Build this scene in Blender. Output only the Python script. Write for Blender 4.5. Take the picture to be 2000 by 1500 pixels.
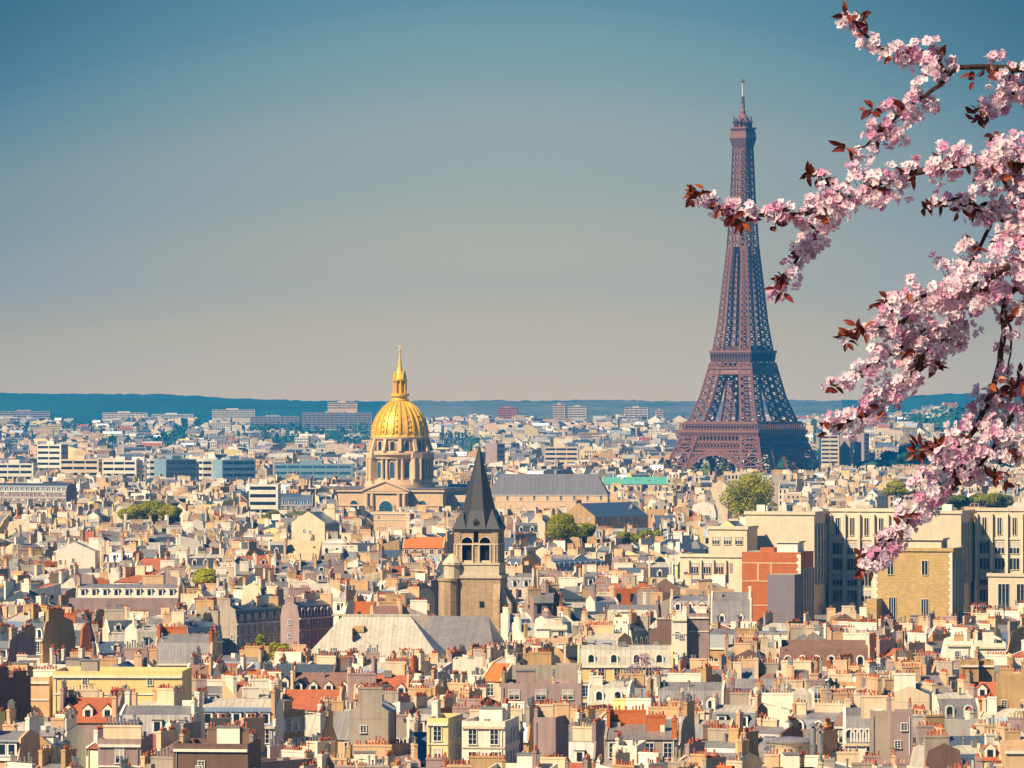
import bpy, math, random
from mathutils import Vector, Matrix

R = math.radians
for o in list(bpy.data.objects):
    bpy.data.objects.remove(o)
SC = bpy.context.scene
COL = SC.collection

# ------------------------------------------------------------------ camera
F = 9900.0            # focal length in photo pixels (2000 px wide)
CAMZ = 70.0
HOR = 780.0           # photo row of the horizon


def X(px, d):
    return (px - 1000.0) * d / F


def Z(py, d):
    return CAMZ - (py - HOR) * d / F


cam = bpy.data.cameras.new('camera')
cam.sensor_width = 36
cam.lens = 36 * F / 2000
cam.shift_y = 30 / 2000
cam.clip_start = 0.5
cam.clip_end = 60000
camo = bpy.data.objects.new('camera', cam)
camo.location = (0, 0, CAMZ)
camo.rotation_euler = (R(90), 0, 0)
COL.objects.link(camo)
SC.camera = camo

# ------------------------------------------------------------------ sky, sun
SUN_AZ, SUN_EL = 50.0, 41.0       # sun is behind the camera, 52 deg to the left
sdir = Vector((-math.sin(R(SUN_AZ)) * math.cos(R(SUN_EL)), -math.cos(R(SUN_AZ)) * math.cos(R(SUN_EL)), math.sin(R(SUN_EL))))
sun = bpy.data.lights.new('sun', 'SUN')
sun.energy = 5.0
sun.angle = R(0.5)
sun.color = (1.0, 0.82, 0.57)
suno = bpy.data.objects.new('sun', sun)
suno.rotation_euler = sdir.to_track_quat('Z', 'Y').to_euler()
suno.location = (-200, -200, 400)
COL.objects.link(suno)

W = bpy.data.worlds.new('World')
SC.world = W
W.use_nodes = True
nt = W.node_tree
nt.nodes.clear()
N = nt.nodes.new
L = nt.links.new
out = N('ShaderNodeOutputWorld')
bg = N('ShaderNodeBackground')
bg.inputs['Strength'].default_value = 1.0
sky = N('ShaderNodeTexSky')
sky.sky_type = 'NISHITA'
sky.sun_disc = False
sky.sun_elevation = R(SUN_EL)
sky.sun_rotation = math.atan2(sdir.x, sdir.y) % (2 * math.pi)
sky.air_density = 1.0
sky.dust_density = 0.4
sky.ozone_density = 3.0
hs = N('ShaderNodeHueSaturation')
hs.inputs['Saturation'].default_value = 1.4
L(sky.outputs['Color'], hs.inputs['Color'])
sc_ = N('ShaderNodeVectorMath')
sc_.operation = 'SCALE'
sc_.inputs['Scale'].default_value = 0.05
L(hs.outputs['Color'], sc_.inputs[0])
# hazy spring horizon: a warm band of haze that turns teal a few degrees up
geo = N('ShaderNodeTexCoord')
sep = N('ShaderNodeSeparateXYZ')
L(geo.outputs['Generated'], sep.inputs[0])


def wmath(op, a, b=None, clamp=False):
    m = N('ShaderNodeMath')
    m.operation = op
    m.use_clamp = clamp
    for i, v in enumerate((a, b)):
        if v is None:
            continue
        if isinstance(v, (int, float)):
            m.inputs[i].default_value = v
        else:
            L(v, m.inputs[i])
    return m.outputs[0]


el = wmath('MULTIPLY', sep.outputs['Z'], wmath('ADD', 1.0, wmath('MULTIPLY', wmath('POWER', wmath('ABSOLUTE', sep.outputs['X']), 2.0), 30.0)))  # sky ramp stretched at the sides to imitate lens corner darkening
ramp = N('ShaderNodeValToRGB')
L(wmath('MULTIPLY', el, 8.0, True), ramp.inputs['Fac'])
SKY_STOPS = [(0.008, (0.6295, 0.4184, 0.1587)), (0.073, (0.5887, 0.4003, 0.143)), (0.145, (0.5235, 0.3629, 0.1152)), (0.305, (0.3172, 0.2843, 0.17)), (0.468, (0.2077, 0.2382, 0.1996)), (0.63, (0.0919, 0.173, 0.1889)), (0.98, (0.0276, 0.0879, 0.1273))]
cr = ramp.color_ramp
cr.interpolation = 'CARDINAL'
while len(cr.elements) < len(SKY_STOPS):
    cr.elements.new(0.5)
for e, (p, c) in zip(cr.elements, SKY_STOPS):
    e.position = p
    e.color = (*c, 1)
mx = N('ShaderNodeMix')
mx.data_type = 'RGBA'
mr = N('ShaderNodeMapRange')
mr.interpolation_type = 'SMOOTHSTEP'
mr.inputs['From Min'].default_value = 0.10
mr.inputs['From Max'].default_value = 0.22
# warm band confined to the view direction, shaped so that shaded walls stay blue
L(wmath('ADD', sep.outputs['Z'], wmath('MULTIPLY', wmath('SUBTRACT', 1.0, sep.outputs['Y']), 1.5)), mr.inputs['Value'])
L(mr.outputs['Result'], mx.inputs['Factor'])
dk = N('ShaderNodeVectorMath')  # lens corner falloff painted into the sky: darker away from the view axis
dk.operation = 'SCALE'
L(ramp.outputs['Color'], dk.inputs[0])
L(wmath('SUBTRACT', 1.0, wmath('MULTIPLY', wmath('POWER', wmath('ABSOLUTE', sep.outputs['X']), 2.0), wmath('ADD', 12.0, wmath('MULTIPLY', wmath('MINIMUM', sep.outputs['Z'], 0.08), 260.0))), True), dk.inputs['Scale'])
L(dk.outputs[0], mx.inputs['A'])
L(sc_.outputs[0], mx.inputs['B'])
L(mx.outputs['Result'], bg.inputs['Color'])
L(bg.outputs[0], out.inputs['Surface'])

SC.view_settings.view_transform = 'Standard'
SC.view_settings.look = 'None'
SC.view_settings.gamma = 1
SC.view_settings.exposure = 0.78
SC.render.engine = 'CYCLES'
SC.cycles.use_denoising = True
SC.cycles.max_bounces = 4
SC.cycles.diffuse_bounces = 1
SC.cycles.glossy_bounces = 2
SC.cycles.transmission_bounces = 2
SC.cycles.transparent_max_bounces = 4
SC.cycles.volume_bounces = 0
SC.cycles.use_adaptive_sampling = True
SC.cycles.adaptive_threshold = 0.02
SC.render.film_transparent = False

# ------------------------------------------------------------------ materials
MATS = {}


def mat(name, col, rough=0.8, var=0.12, scale=0.5, streak=0.0, metal=0.0, seams=0.0, seam_gap=0.6, bump=0.0, spec=0.3, trans=0.0,
        bricks=None, objvar=0.10, col2=None):
    """A procedural material: base colour, blotches of wear in object space, vertical rain streaks, standing seams or brick courses."""
    m = bpy.data.materials.new(name)
    m.use_nodes = True
    t = m.node_tree
    t.nodes.clear()
    n, l = t.nodes.new, t.links.new
    o = n('ShaderNodeOutputMaterial')
    b = n('ShaderNodeBsdfPrincipled')
    b.inputs['Roughness'].default_value = rough
    b.inputs['Metallic'].default_value = metal
    b.inputs['Specular IOR Level'].default_value = spec
    tc = n('ShaderNodeTexCoord')
    oi = n('ShaderNodeObjectInfo')
    col2 = col2 or tuple(c * 0.62 for c in col)

    def mixc(fac, a, bb, mode='MIX'):
        x = n('ShaderNodeMix')
        x.data_type = 'RGBA'
        x.blend_type = mode
        for key, v in (('Factor', fac), ('A', a), ('B', bb)):
            if isinstance(v, (int, float)):
                x.inputs[key].default_value = v
            elif isinstance(v, tuple):
                x.inputs[key].default_value = (*v, 1)
            else:
                l(v, x.inputs[key])
        return x.outputs['Result']

    def mth(op, a, bb=0.0, clamp=False):
        x = n('ShaderNodeMath')
        x.operation = op
        x.use_clamp = clamp
        for i, v in enumerate((a, bb)):
            if isinstance(v, (int, float)):
                x.inputs[i].default_value = v
            else:
                l(v, x.inputs[i])
        return x.outputs[0]

    c = None
    if bricks:
        bt = n('ShaderNodeTexBrick')
        bt.inputs['Color1'].default_value = (*col, 1)
        bt.inputs['Color2'].default_value = (*[v * 0.75 for v in col], 1)
        bt.inputs['Mortar'].default_value = (*[min(1, v * 1.25 + .05) for v in col], 1)
        bt.inputs['Scale'].default_value = 1.0
        bt.inputs['Brick Width'].default_value = bricks[0]
        bt.inputs['Row Height'].default_value = bricks[1]
        bt.inputs['Mortar Size'].default_value = bricks[2]
        mp = n('ShaderNodeMapping')
        mp.inputs['Rotation'].default_value = (R(90), 0, 0)
        l(tc.outputs['Object'], mp.inputs['Vector'])
        l(mp.outputs['Vector'], bt.inputs['Vector'])
        c = bt.outputs['Color']
    else:
        c = col
    nz = n('ShaderNodeTexNoise')
    nz.inputs['Scale'].default_value = scale
    nz.inputs['Detail'].default_value = 5
    nz.inputs['Roughness'].default_value = 0.65
    l(tc.outputs['Object'], nz.inputs['Vector'])
    f = mth('MULTIPLY', mth('SUBTRACT', nz.outputs['Fac'], 0.42, True), var * 9, True)
    c = mixc(f, c, col2)
    if streak:
        mp = n('ShaderNodeMapping')
        mp.inputs['Scale'].default_value = (1.1, 1.1, 0.09)
        l(tc.outputs['Object'], mp.inputs['Vector'])
        ns = n('ShaderNodeTexNoise')
        ns.inputs['Scale'].default_value = 1.3
        ns.inputs['Detail'].default_value = 4
        l(mp.outputs['Vector'], ns.inputs['Vector'])
        f2 = mth('MULTIPLY', mth('SUBTRACT', ns.outputs['Fac'], 0.46, True), streak * 15, True)
        c = mixc(f2, c, tuple(v * 0.55 for v in col))
    if seams:
        sx = n('ShaderNodeSeparateXYZ')
        l(tc.outputs['Object'], sx.inputs[0])
        fr = mth('FRACT', mth('DIVIDE', sx.outputs['X'], seam_gap))
        ln = mth('LESS_THAN', fr, 0.16)
        c = mixc(mth('MULTIPLY', ln, seams), c, tuple(v * 0.5 for v in col))
        wn = n('ShaderNodeTexWhiteNoise')
        wn.noise_dimensions = '1D'
        l(mth('FLOOR', mth('DIVIDE', sx.outputs['X'], seam_gap)), wn.inputs['W'])
        c = mixc(mth('MULTIPLY', wn.outputs['Value'], 0.3), c, tuple(min(1, v * 1.35) for v in col))
    if objvar:
        br = mth('ADD', mth('MULTIPLY', oi.outputs['Random'], 2 * objvar), 1 - objvar)
        cmb = n('ShaderNodeVectorMath')
        cmb.operation = 'SCALE'
        l(c, cmb.inputs[0])
        l(br, cmb.inputs['Scale'])
        c = cmb.outputs[0]
    if isinstance(c, tuple):
        b.inputs['Base Color'].default_value = (*c, 1)
    else:
        l(c, b.inputs['Base Color'])
    if bump:
        bp = n('ShaderNodeBump')
        bp.inputs['Strength'].default_value = bump
        bp.inputs['Distance'].default_value = 0.1
        l(nz.outputs['Fac'], bp.inputs['Height'])
        l(bp.outputs['Normal'], b.inputs['Normal'])
    sh = b.outputs[0]
    if trans:
        tr = n('ShaderNodeBsdfTranslucent')
        if isinstance(c, tuple):
            tr.inputs['Color'].default_value = (*c, 1)
        else:
            l(c, tr.inputs['Color'])
        ms = n('ShaderNodeMixShader')
        ms.inputs['Fac'].default_value = trans
        l(sh, ms.inputs[1])
        l(tr.outputs[0], ms.inputs[2])
        sh = ms.outputs[0]
    l(sh, o.inputs['Surface'])
    MATS[name] = m
    return m


# walls
mat('cream', (0.70, 0.54, 0.35), streak=0.12, scale=0.25, var=0.16)
mat('white', (0.82, 0.73, 0.57), streak=0.11, scale=0.25, var=0.12)
mat('peach', (0.66, 0.42, 0.23), streak=0.13, scale=0.25, var=0.18)
mat('tan', (0.50, 0.31, 0.14), streak=0.16, scale=0.25, var=0.18)
mat('yellow', (0.80, 0.60, 0.25), streak=0.06)
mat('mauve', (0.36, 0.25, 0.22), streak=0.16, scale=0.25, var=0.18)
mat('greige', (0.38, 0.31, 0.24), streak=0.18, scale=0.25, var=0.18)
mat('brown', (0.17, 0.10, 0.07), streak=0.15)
mat('brick', (0.50, 0.13, 0.022), bricks=(0.5, 0.16, 0.012), streak=0.06)
mat('ochre_stone', (0.56, 0.36, 0.13), bricks=(0.9, 0.42, 0.03), streak=0.06)
mat('pale_stone', (0.62, 0.49, 0.33), streak=0.12)
mat('dome_stone', (0.72, 0.48, 0.27), streak=0.12)
mat('old_stone', (0.46, 0.31, 0.17), bricks=(1.1, 0.5, 0.03), streak=0.16, var=0.2)
mat('concrete', (0.74, 0.59, 0.40), streak=0.08)
mat('dark_concrete', (0.20, 0.17, 0.18), streak=0.06)
mat('teal_panel', (0.20, 0.31, 0.36), rough=0.4)
# roofs
mat('zinc', (0.33, 0.30, 0.28), rough=0.42, metal=0.4, seams=0.6, streak=0.16, spec=0.5, var=0.22, scale=0.35, col2=(0.17, 0.13, 0.10))
mat('pale_zinc', (0.56, 0.50, 0.39), rough=0.5, metal=0.15, seams=0.75, seam_gap=0.9, streak=0.16, spec=0.5, var=0.2, scale=0.35, col2=(0.30, 0.22, 0.14))
mat('blue_zinc', (0.15, 0.20, 0.26), rough=0.35, metal=0.5, seams=0.45, spec=0.5)  # blue grey zinc; on many roofs its blue paints in shade
mat('slate', (0.048, 0.065, 0.085), rough=0.4, bricks=(0.4, 0.22, 0.012), spec=0.5)
mat('spire_slate', (0.026, 0.024, 0.028), rough=0.55, bricks=(0.5, 0.35, 0.02), spec=0.45)
mat('red_tile', (0.38, 0.10, 0.035), bricks=(0.3, 0.28, 0.02), var=0.2)
mat('brown_tile', (0.22, 0.115, 0.08), bricks=(0.3, 0.28, 0.02), var=0.2)
mat('orange_tile', (0.62, 0.17, 0.03), bricks=(0.3, 0.28, 0.02), var=0.15)
mat('green_copper', (0.13, 0.43, 0.32), rough=0.6)
mat('gravel_roof', (0.40, 0.34, 0.28), scale=2.0)
mat('lead_roof', (0.16, 0.15, 0.16), rough=0.5, seams=0.5, seam_gap=2.2, spec=0.5)
# small things
mat('clay_pot', (0.40, 0.105, 0.045), rough=0.75, scale=3, objvar=0.35)
mat('pale_pot', (0.62, 0.46, 0.30), rough=0.75, objvar=0.3)
mat('metal_pot', (0.35, 0.34, 0.33), rough=0.4, metal=0.6)
mat('frame_white', (0.78, 0.73, 0.64), var=0.05, rough=0.5)
mat('shutter', (0.66, 0.60, 0.52), rough=0.6)
mat('glass', (0.014, 0.026, 0.045), rough=0.12, spec=0.6, var=0.3, scale=0.35)
mat('blue_glass', (0.03, 0.10, 0.17), rough=0.1, spec=0.8, var=0.3, scale=0.2)
mat('blind', (0.50, 0.45, 0.38), rough=0.8)
mat('iron_rail', (0.03, 0.03, 0.035), rough=0.5)
mat('dark_hole', (0.012, 0.011, 0.012), rough=0.9, var=0.02)
mat('iron', (0.23, 0.098, 0.062), rough=0.6, var=0.08, scale=0.1, objvar=0.03)
mat('iron_deep', (0.10, 0.05, 0.042), rough=0.6, var=0.08, objvar=0.03)  # darker copy of the iron, mainly painting in the shade of inner parts
mat('mast_white', (0.50, 0.42, 0.36), rough=0.5)
mat('gold', (1.0, 0.56, 0.03), rough=0.38, metal=0.35, var=0.06, scale=0.8, spec=0.6, col2=(0.55, 0.30, 0.03))
mat('gold_panel', (0.90, 0.50, 0.025), rough=0.45, metal=0.3, var=0.22, scale=0.55, spec=0.5, col2=(0.20, 0.13, 0.05))
# land
mat('asphalt', (0.06, 0.058, 0.055), rough=0.9, scale=0.05)
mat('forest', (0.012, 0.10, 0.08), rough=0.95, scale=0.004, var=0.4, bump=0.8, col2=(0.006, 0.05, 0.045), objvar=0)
mat('far_slope', (0.15, 0.17, 0.12), rough=0.95, scale=0.004, var=0.5, col2=(0.05, 0.10, 0.08), objvar=0)  # field and town tone, paled to stand for haze over the farther ridge
mat('bark', (0.045, 0.025, 0.022), rough=0.9, scale=40, bump=0.5)
mat('trunk', (0.10, 0.075, 0.05), rough=0.9)
mat('leaf_light', (0.46, 0.42, 0.015), rough=0.7, trans=0.4, scale=0.3)
mat('leaf_mid', (0.30, 0.31, 0.015), rough=0.7, trans=0.4, scale=0.3)
mat('leaf_dark', (0.09, 0.12, 0.02), rough=0.7, trans=0.2, scale=0.3)
mat('leaf_far', (0.04, 0.13, 0.07), rough=0.8, scale=0.05)
mat('leaf_far_dark', (0.02, 0.09, 0.06), rough=0.8, scale=0.05)
mat('mauve_bloom', (0.48, 0.25, 0.36), rough=0.8, trans=0.3, scale=0.5)
mat('petal_white', (0.95, 0.84, 0.88), rough=0.6, trans=0.5, var=0.05, scale=60, col2=(0.75, 0.45, 0.52), objvar=0)
mat('petal_pink', (0.93, 0.66, 0.75), rough=0.6, trans=0.5, var=0.08, scale=60, col2=(0.66, 0.30, 0.40), objvar=0)
mat('petal_rose', (0.78, 0.34, 0.54), rough=0.6, trans=0.5, var=0.08, scale=60, col2=(0.52, 0.18, 0.30), objvar=0)
mat('flower_heart', (0.30, 0.03, 0.09), rough=0.7, objvar=0)
mat('cherry_leaf_red', (0.17, 0.028, 0.016), rough=0.45, trans=0.12, var=0.2, scale=40, objvar=0)
mat('cherry_leaf_dark', (0.085, 0.014, 0.014), rough=0.45, trans=0.2, var=0.2, scale=40, objvar=0)
mat('cherry_leaf_rust', (0.32, 0.07, 0.018), rough=0.45, trans=0.25, var=0.2, scale=40, objvar=0)


# ------------------------------------------------------------------ mesh helper
class MB:
    """Collects faces with a material name per face; build() links them as ONE mesh object."""

    def __init__(self):
        self.v, self.f, self.m = [], [], []

    def poly(self, pts, m):
        i = len(self.v)
        self.v.extend(tuple(p) for p in pts)
        self.f.append(tuple(range(i, i + len(pts))))
        self.m.append(m)

    def box(self, x0, x1, y0, y1, z0, z1, m, top=None, bottom=False):
        i = len(self.v)
        self.v += [(x0, y0, z0), (x1, y0, z0), (x1, y1, z0), (x0, y1, z0), (x0, y0, z1), (x1, y0, z1), (x1, y1, z1), (x0, y1, z1)]
        fs = [(0, 1, 5, 4), (1, 2, 6, 5), (2, 3, 7, 6), (3, 0, 4, 7)]
        ms = [m] * 4
        if top is not False:
            fs.append((4, 5, 6, 7))
            ms.append(top or m)
        if bottom:
            fs.append((3, 2, 1, 0))
            ms.append(m)
        self.f += [tuple(i + k for k in q) for q in fs]
        self.m += ms

    def beam(self, p, q, t, m, t2=None):
        p, q = Vector(p), Vector(q)
        d = q - p
        if d.length < 1e-6:
            return
        d.normalize()
        a = d.cross(Vector((0, 0, 1)))
        if a.length < 1e-3:
            a = Vector((1, 0, 0))
        a.normalize()
        b = d.cross(a)
        t2 = t if t2 is None else t2
        i = len(self.v)
        for c, s in ((p, t / 2), (q, t2 / 2)):
            for sa, sb in ((-1, -1), (1, -1), (1, 1), (-1, 1)):
                self.v.append(tuple(c + a * sa * s + b * sb * s))
        for q4 in ((0, 1, 5, 4), (1, 2, 6, 5), (2, 3, 7, 6), (3, 0, 4, 7), (3, 2, 1, 0), (4, 5, 6, 7)):
            self.f.append(tuple(i + k for k in q4))
            self.m.append(m)

    def tube(self, pts, rad, m, n=8, cap=True):
        pts = [Vector(p) for p in pts]
        i0 = len(self.v)
        ref = Vector((0.3, 1, 0.2)).normalized()
        for k, p in enumerate(pts):
            d = (pts[min(k + 1, len(pts) - 1)] - pts[max(k - 1, 0)])
            d.normalize()
            a = d.cross(ref)
            if a.length < 1e-3:
                a = d.cross(Vector((0, 0, 1)))
            a.normalize()
            b = d.cross(a)
            r = rad[k] if isinstance(rad, (list, tuple)) else rad
            for j in range(n):
                t = 2 * math.pi * j / n
                self.v.append(tuple(p + a * math.cos(t) * r + b * math.sin(t) * r))
        for k in range(len(pts) - 1):
            for j in range(n):
                j2 = (j + 1) % n
                self.f.append((i0 + k * n + j, i0 + k * n + j2, i0 + (k + 1) * n + j2, i0 + (k + 1) * n + j))
                self.m.append(m)
        if cap:
            self.f.append(tuple(i0 + j for j in range(n))[::-1])
            self.m.append(m)
            self.f.append(tuple(i0 + (len(pts) - 1) * n + j for j in range(n)))
            self.m.append(m)

    def lathe(self, prof, m, n=24, cx=0, cy=0, a0=0.0, cap=True):
        """prof: (radius, z) from bottom to top."""
        i0 = len(self.v)
        for r, z in prof:
            for j in range(n):
                t = a0 + 2 * math.pi * j / n
                self.v.append((cx + r * math.cos(t), cy + r * math.sin(t), z))
        for k in range(len(prof) - 1):
            for j in range(n):
                j2 = (j + 1) % n
                self.f.append((i0 + k * n + j, i0 + k * n + j2, i0 + (k + 1) * n + j2, i0 + (k + 1) * n + j))
                self.m.append(m[k] if isinstance(m, list) else m)
        if cap:
            k = len(prof) - 1
            self.f.append(tuple(i0 + k * n + j for j in range(n)))
            self.m.append(m[-1] if isinstance(m, list) else m)

    def prism_x(self, poly_yz, x0, x1, m, ends=True):
        """A polygon in y-z extruded along x."""
        n = len(poly_yz)
        i = len(self.v)
        for x in (x0, x1):
            self.v += [(x, y, z) for y, z in poly_yz]
        for k in range(n):
            k2 = (k + 1) % n
            self.f.append((i + k, i + k2, i + n + k2, i + n + k))
            self.m.append(m)
        if ends:
            self.f.append(tuple(i + k for k in range(n))[::-1])
            self.m.append(m)
            self.f.append(tuple(i + n + k for k in range(n)))
            self.m.append(m)

    def add(self, other, M=None):
        i = len(self.v)
        if M is None:
            self.v += other.v
        else:
            a, b, c, d, e, f, g, h, k, tx, ty, tz = (M[0][0], M[0][1], M[0][2], M[1][0], M[1][1], M[1][2], M[2][0], M[2][1], M[2][2], M[0][3], M[1][3], M[2][3])
            self.v += [(a * x + b * y + c * z + tx, d * x + e * y + f * z + ty, g * x + h * y + k * z + tz) for x, y, z in other.v]
        self.f += [tuple(j + i for j in q) for q in other.f]
        self.m += other.m

    def mesh(self, name, smooth=False):
        me = bpy.data.meshes.new(name)
        me.from_pydata(self.v, [], self.f)
        names = []
        idx = {}
        for x in self.m:
            if x not in idx:
                idx[x] = len(names)
                names.append(x)
        for x in names:
            me.materials.append(MATS[x])
        if len(names) > 1:
            me.polygons.foreach_set('material_index', [idx[x] for x in self.m])
        if smooth:
            me.polygons.foreach_set('use_smooth', [True] * len(self.f))
        me.update()
        return me

    def build(self, name, parent=None, smooth=False, loc=None, rz=None):
        return link(name, self.mesh(name, smooth), parent, loc, rz)


def link(name, data, parent=None, loc=None, rz=None):
    o = bpy.data.objects.new(name, data)
    COL.objects.link(o)
    if parent is not None:
        o.parent = parent
    if loc is not None:
        o.location = loc
    if rz is not None:
        o.rotation_euler = (0, 0, rz)
    return o


def thing(name, label, cat, loc=(0, 0, 0), rz=0.0, group=None):
    o = link(name, None, None, loc, rz)
    o.empty_display_size = 1
    return tag(o, label, cat, group)


def tag(o, label=None, cat=None, group=None, kind=None):
    if label:
        o['label'] = label
    if cat:
        o['category'] = cat
    if group:
        o['group'] = group
    if kind:
        o['kind'] = kind
    return o


def lerp_tab(tab, x):
    if x <= tab[0][0]:
        return tab[0][1]
    for (a, va), (b, vb) in zip(tab, tab[1:]):
        if x <= b:
            return va + (vb - va) * (x - a) / (b - a)
    return tab[-1][1]


rng = random.Random(7)
U = rng.uniform

# ------------------------------------------------------------------ ground, hills, viewpoint
def hash2(i, j):
    n = (i * 374761393 + j * 668265263) & 0xffffffff
    n = ((n ^ (n >> 13)) * 1274126177) & 0xffffffff
    return ((n ^ (n >> 16)) & 0xffff) / 65535.0


def vnoise(x, y):
    i, j = math.floor(x), math.floor(y)
    fx, fy = x - i, y - j
    fx, fy = fx * fx * (3 - 2 * fx), fy * fy * (3 - 2 * fy)
    a = hash2(i, j) + (hash2(i + 1, j) - hash2(i, j)) * fx
    b = hash2(i, j + 1) + (hash2(i + 1, j + 1) - hash2(i, j + 1)) * fx
    return a + (b - a) * fy


def sstep(a, b, x):
    t = max(0.0, min(1.0, (x - a) / (b - a)))
    return t * t * (3 - 2 * t)


RIDGE = [(-700, 84), (-200, 81), (0, 80), (150, 80), (330, 78), (480, 70), (620, 65), (760, 63), (900, 66), (1000, 67), (1250, 67), (1350, 65), (1550, 65), (1700, 62),
         (1900, 62), (2400, 64)]
RIGHT_HILL = [(1500, 0), (1640, 4), (1720, 14), (1800, 32), (1850, 38), (1920, 38), (2000, 36), (2300, 30), (2700, 5), (2900, 0)]


def terrain(x, y):
    """Height of the land: flat city floor, rising to wooded hills beyond five kilometres."""
    if y < 4500:
        return 0.0
    px = 1000 + x * F / y
    h = 22 * sstep(4600, 7600, y) + (lerp_tab(RIDGE, px) - 22) * sstep(8300, 9700, y)
    h += (vnoise(x / 260, y / 260) - 0.5) * 5 * sstep(5600, 8500, y)
    h += lerp_tab(RIGHT_HILL, px) * sstep(4500, 5900, y) * (1 - 0.55 * sstep(6100, 7600, y))
    return h - 25 * sstep(9700, 11500, y)


g = MB()
g.poly([(-6000, -400, 0), (6000, -400, 0), (6000, 11900, 0), (-6000, 11900, 0)], 'asphalt')
tag(g.build('ground'), kind='structure')

hb = MB()
NX, NY = 420, 110
for j in range(NY + 1):
    y = 4500 + (11500 - 4500) * (j / NY) ** 1.0
    for i in range(NX + 1):
        px = -900 + 3900 * i / NX
        x = (px - 1000) * y / F
        z = terrain(x, y) + (0.0 if y < 7600 else (vnoise(x / 30, y / 60) - 0.4) * 3.5 + (vnoise(x / 11 + 7, y / 70) - .4) * 3.5)
        if i in (0, NX) or j in (0, NY):
            z = -3
        hb.v.append((x, y, z))
for j in range(NY):
    for i in range(NX):
        a = j * (NX + 1) + i
        hb.f.append((a, a + 1, a + NX + 2, a + NX + 1))
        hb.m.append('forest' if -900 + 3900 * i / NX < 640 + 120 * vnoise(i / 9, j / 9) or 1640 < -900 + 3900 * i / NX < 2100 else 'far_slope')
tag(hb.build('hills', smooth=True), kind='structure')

# the stone terrace the photographer (and the cherry tree) stand on, wholly below the picture
tb = MB()
tb.box(-9, 9, -6, 15.5, 0, 68.0, 'dark_concrete')
tb.box(-9, 9, 14.9, 15.4, 68.004, 68.5, 'dark_concrete')
tag(tb.build('terrace'), kind='structure')


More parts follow.
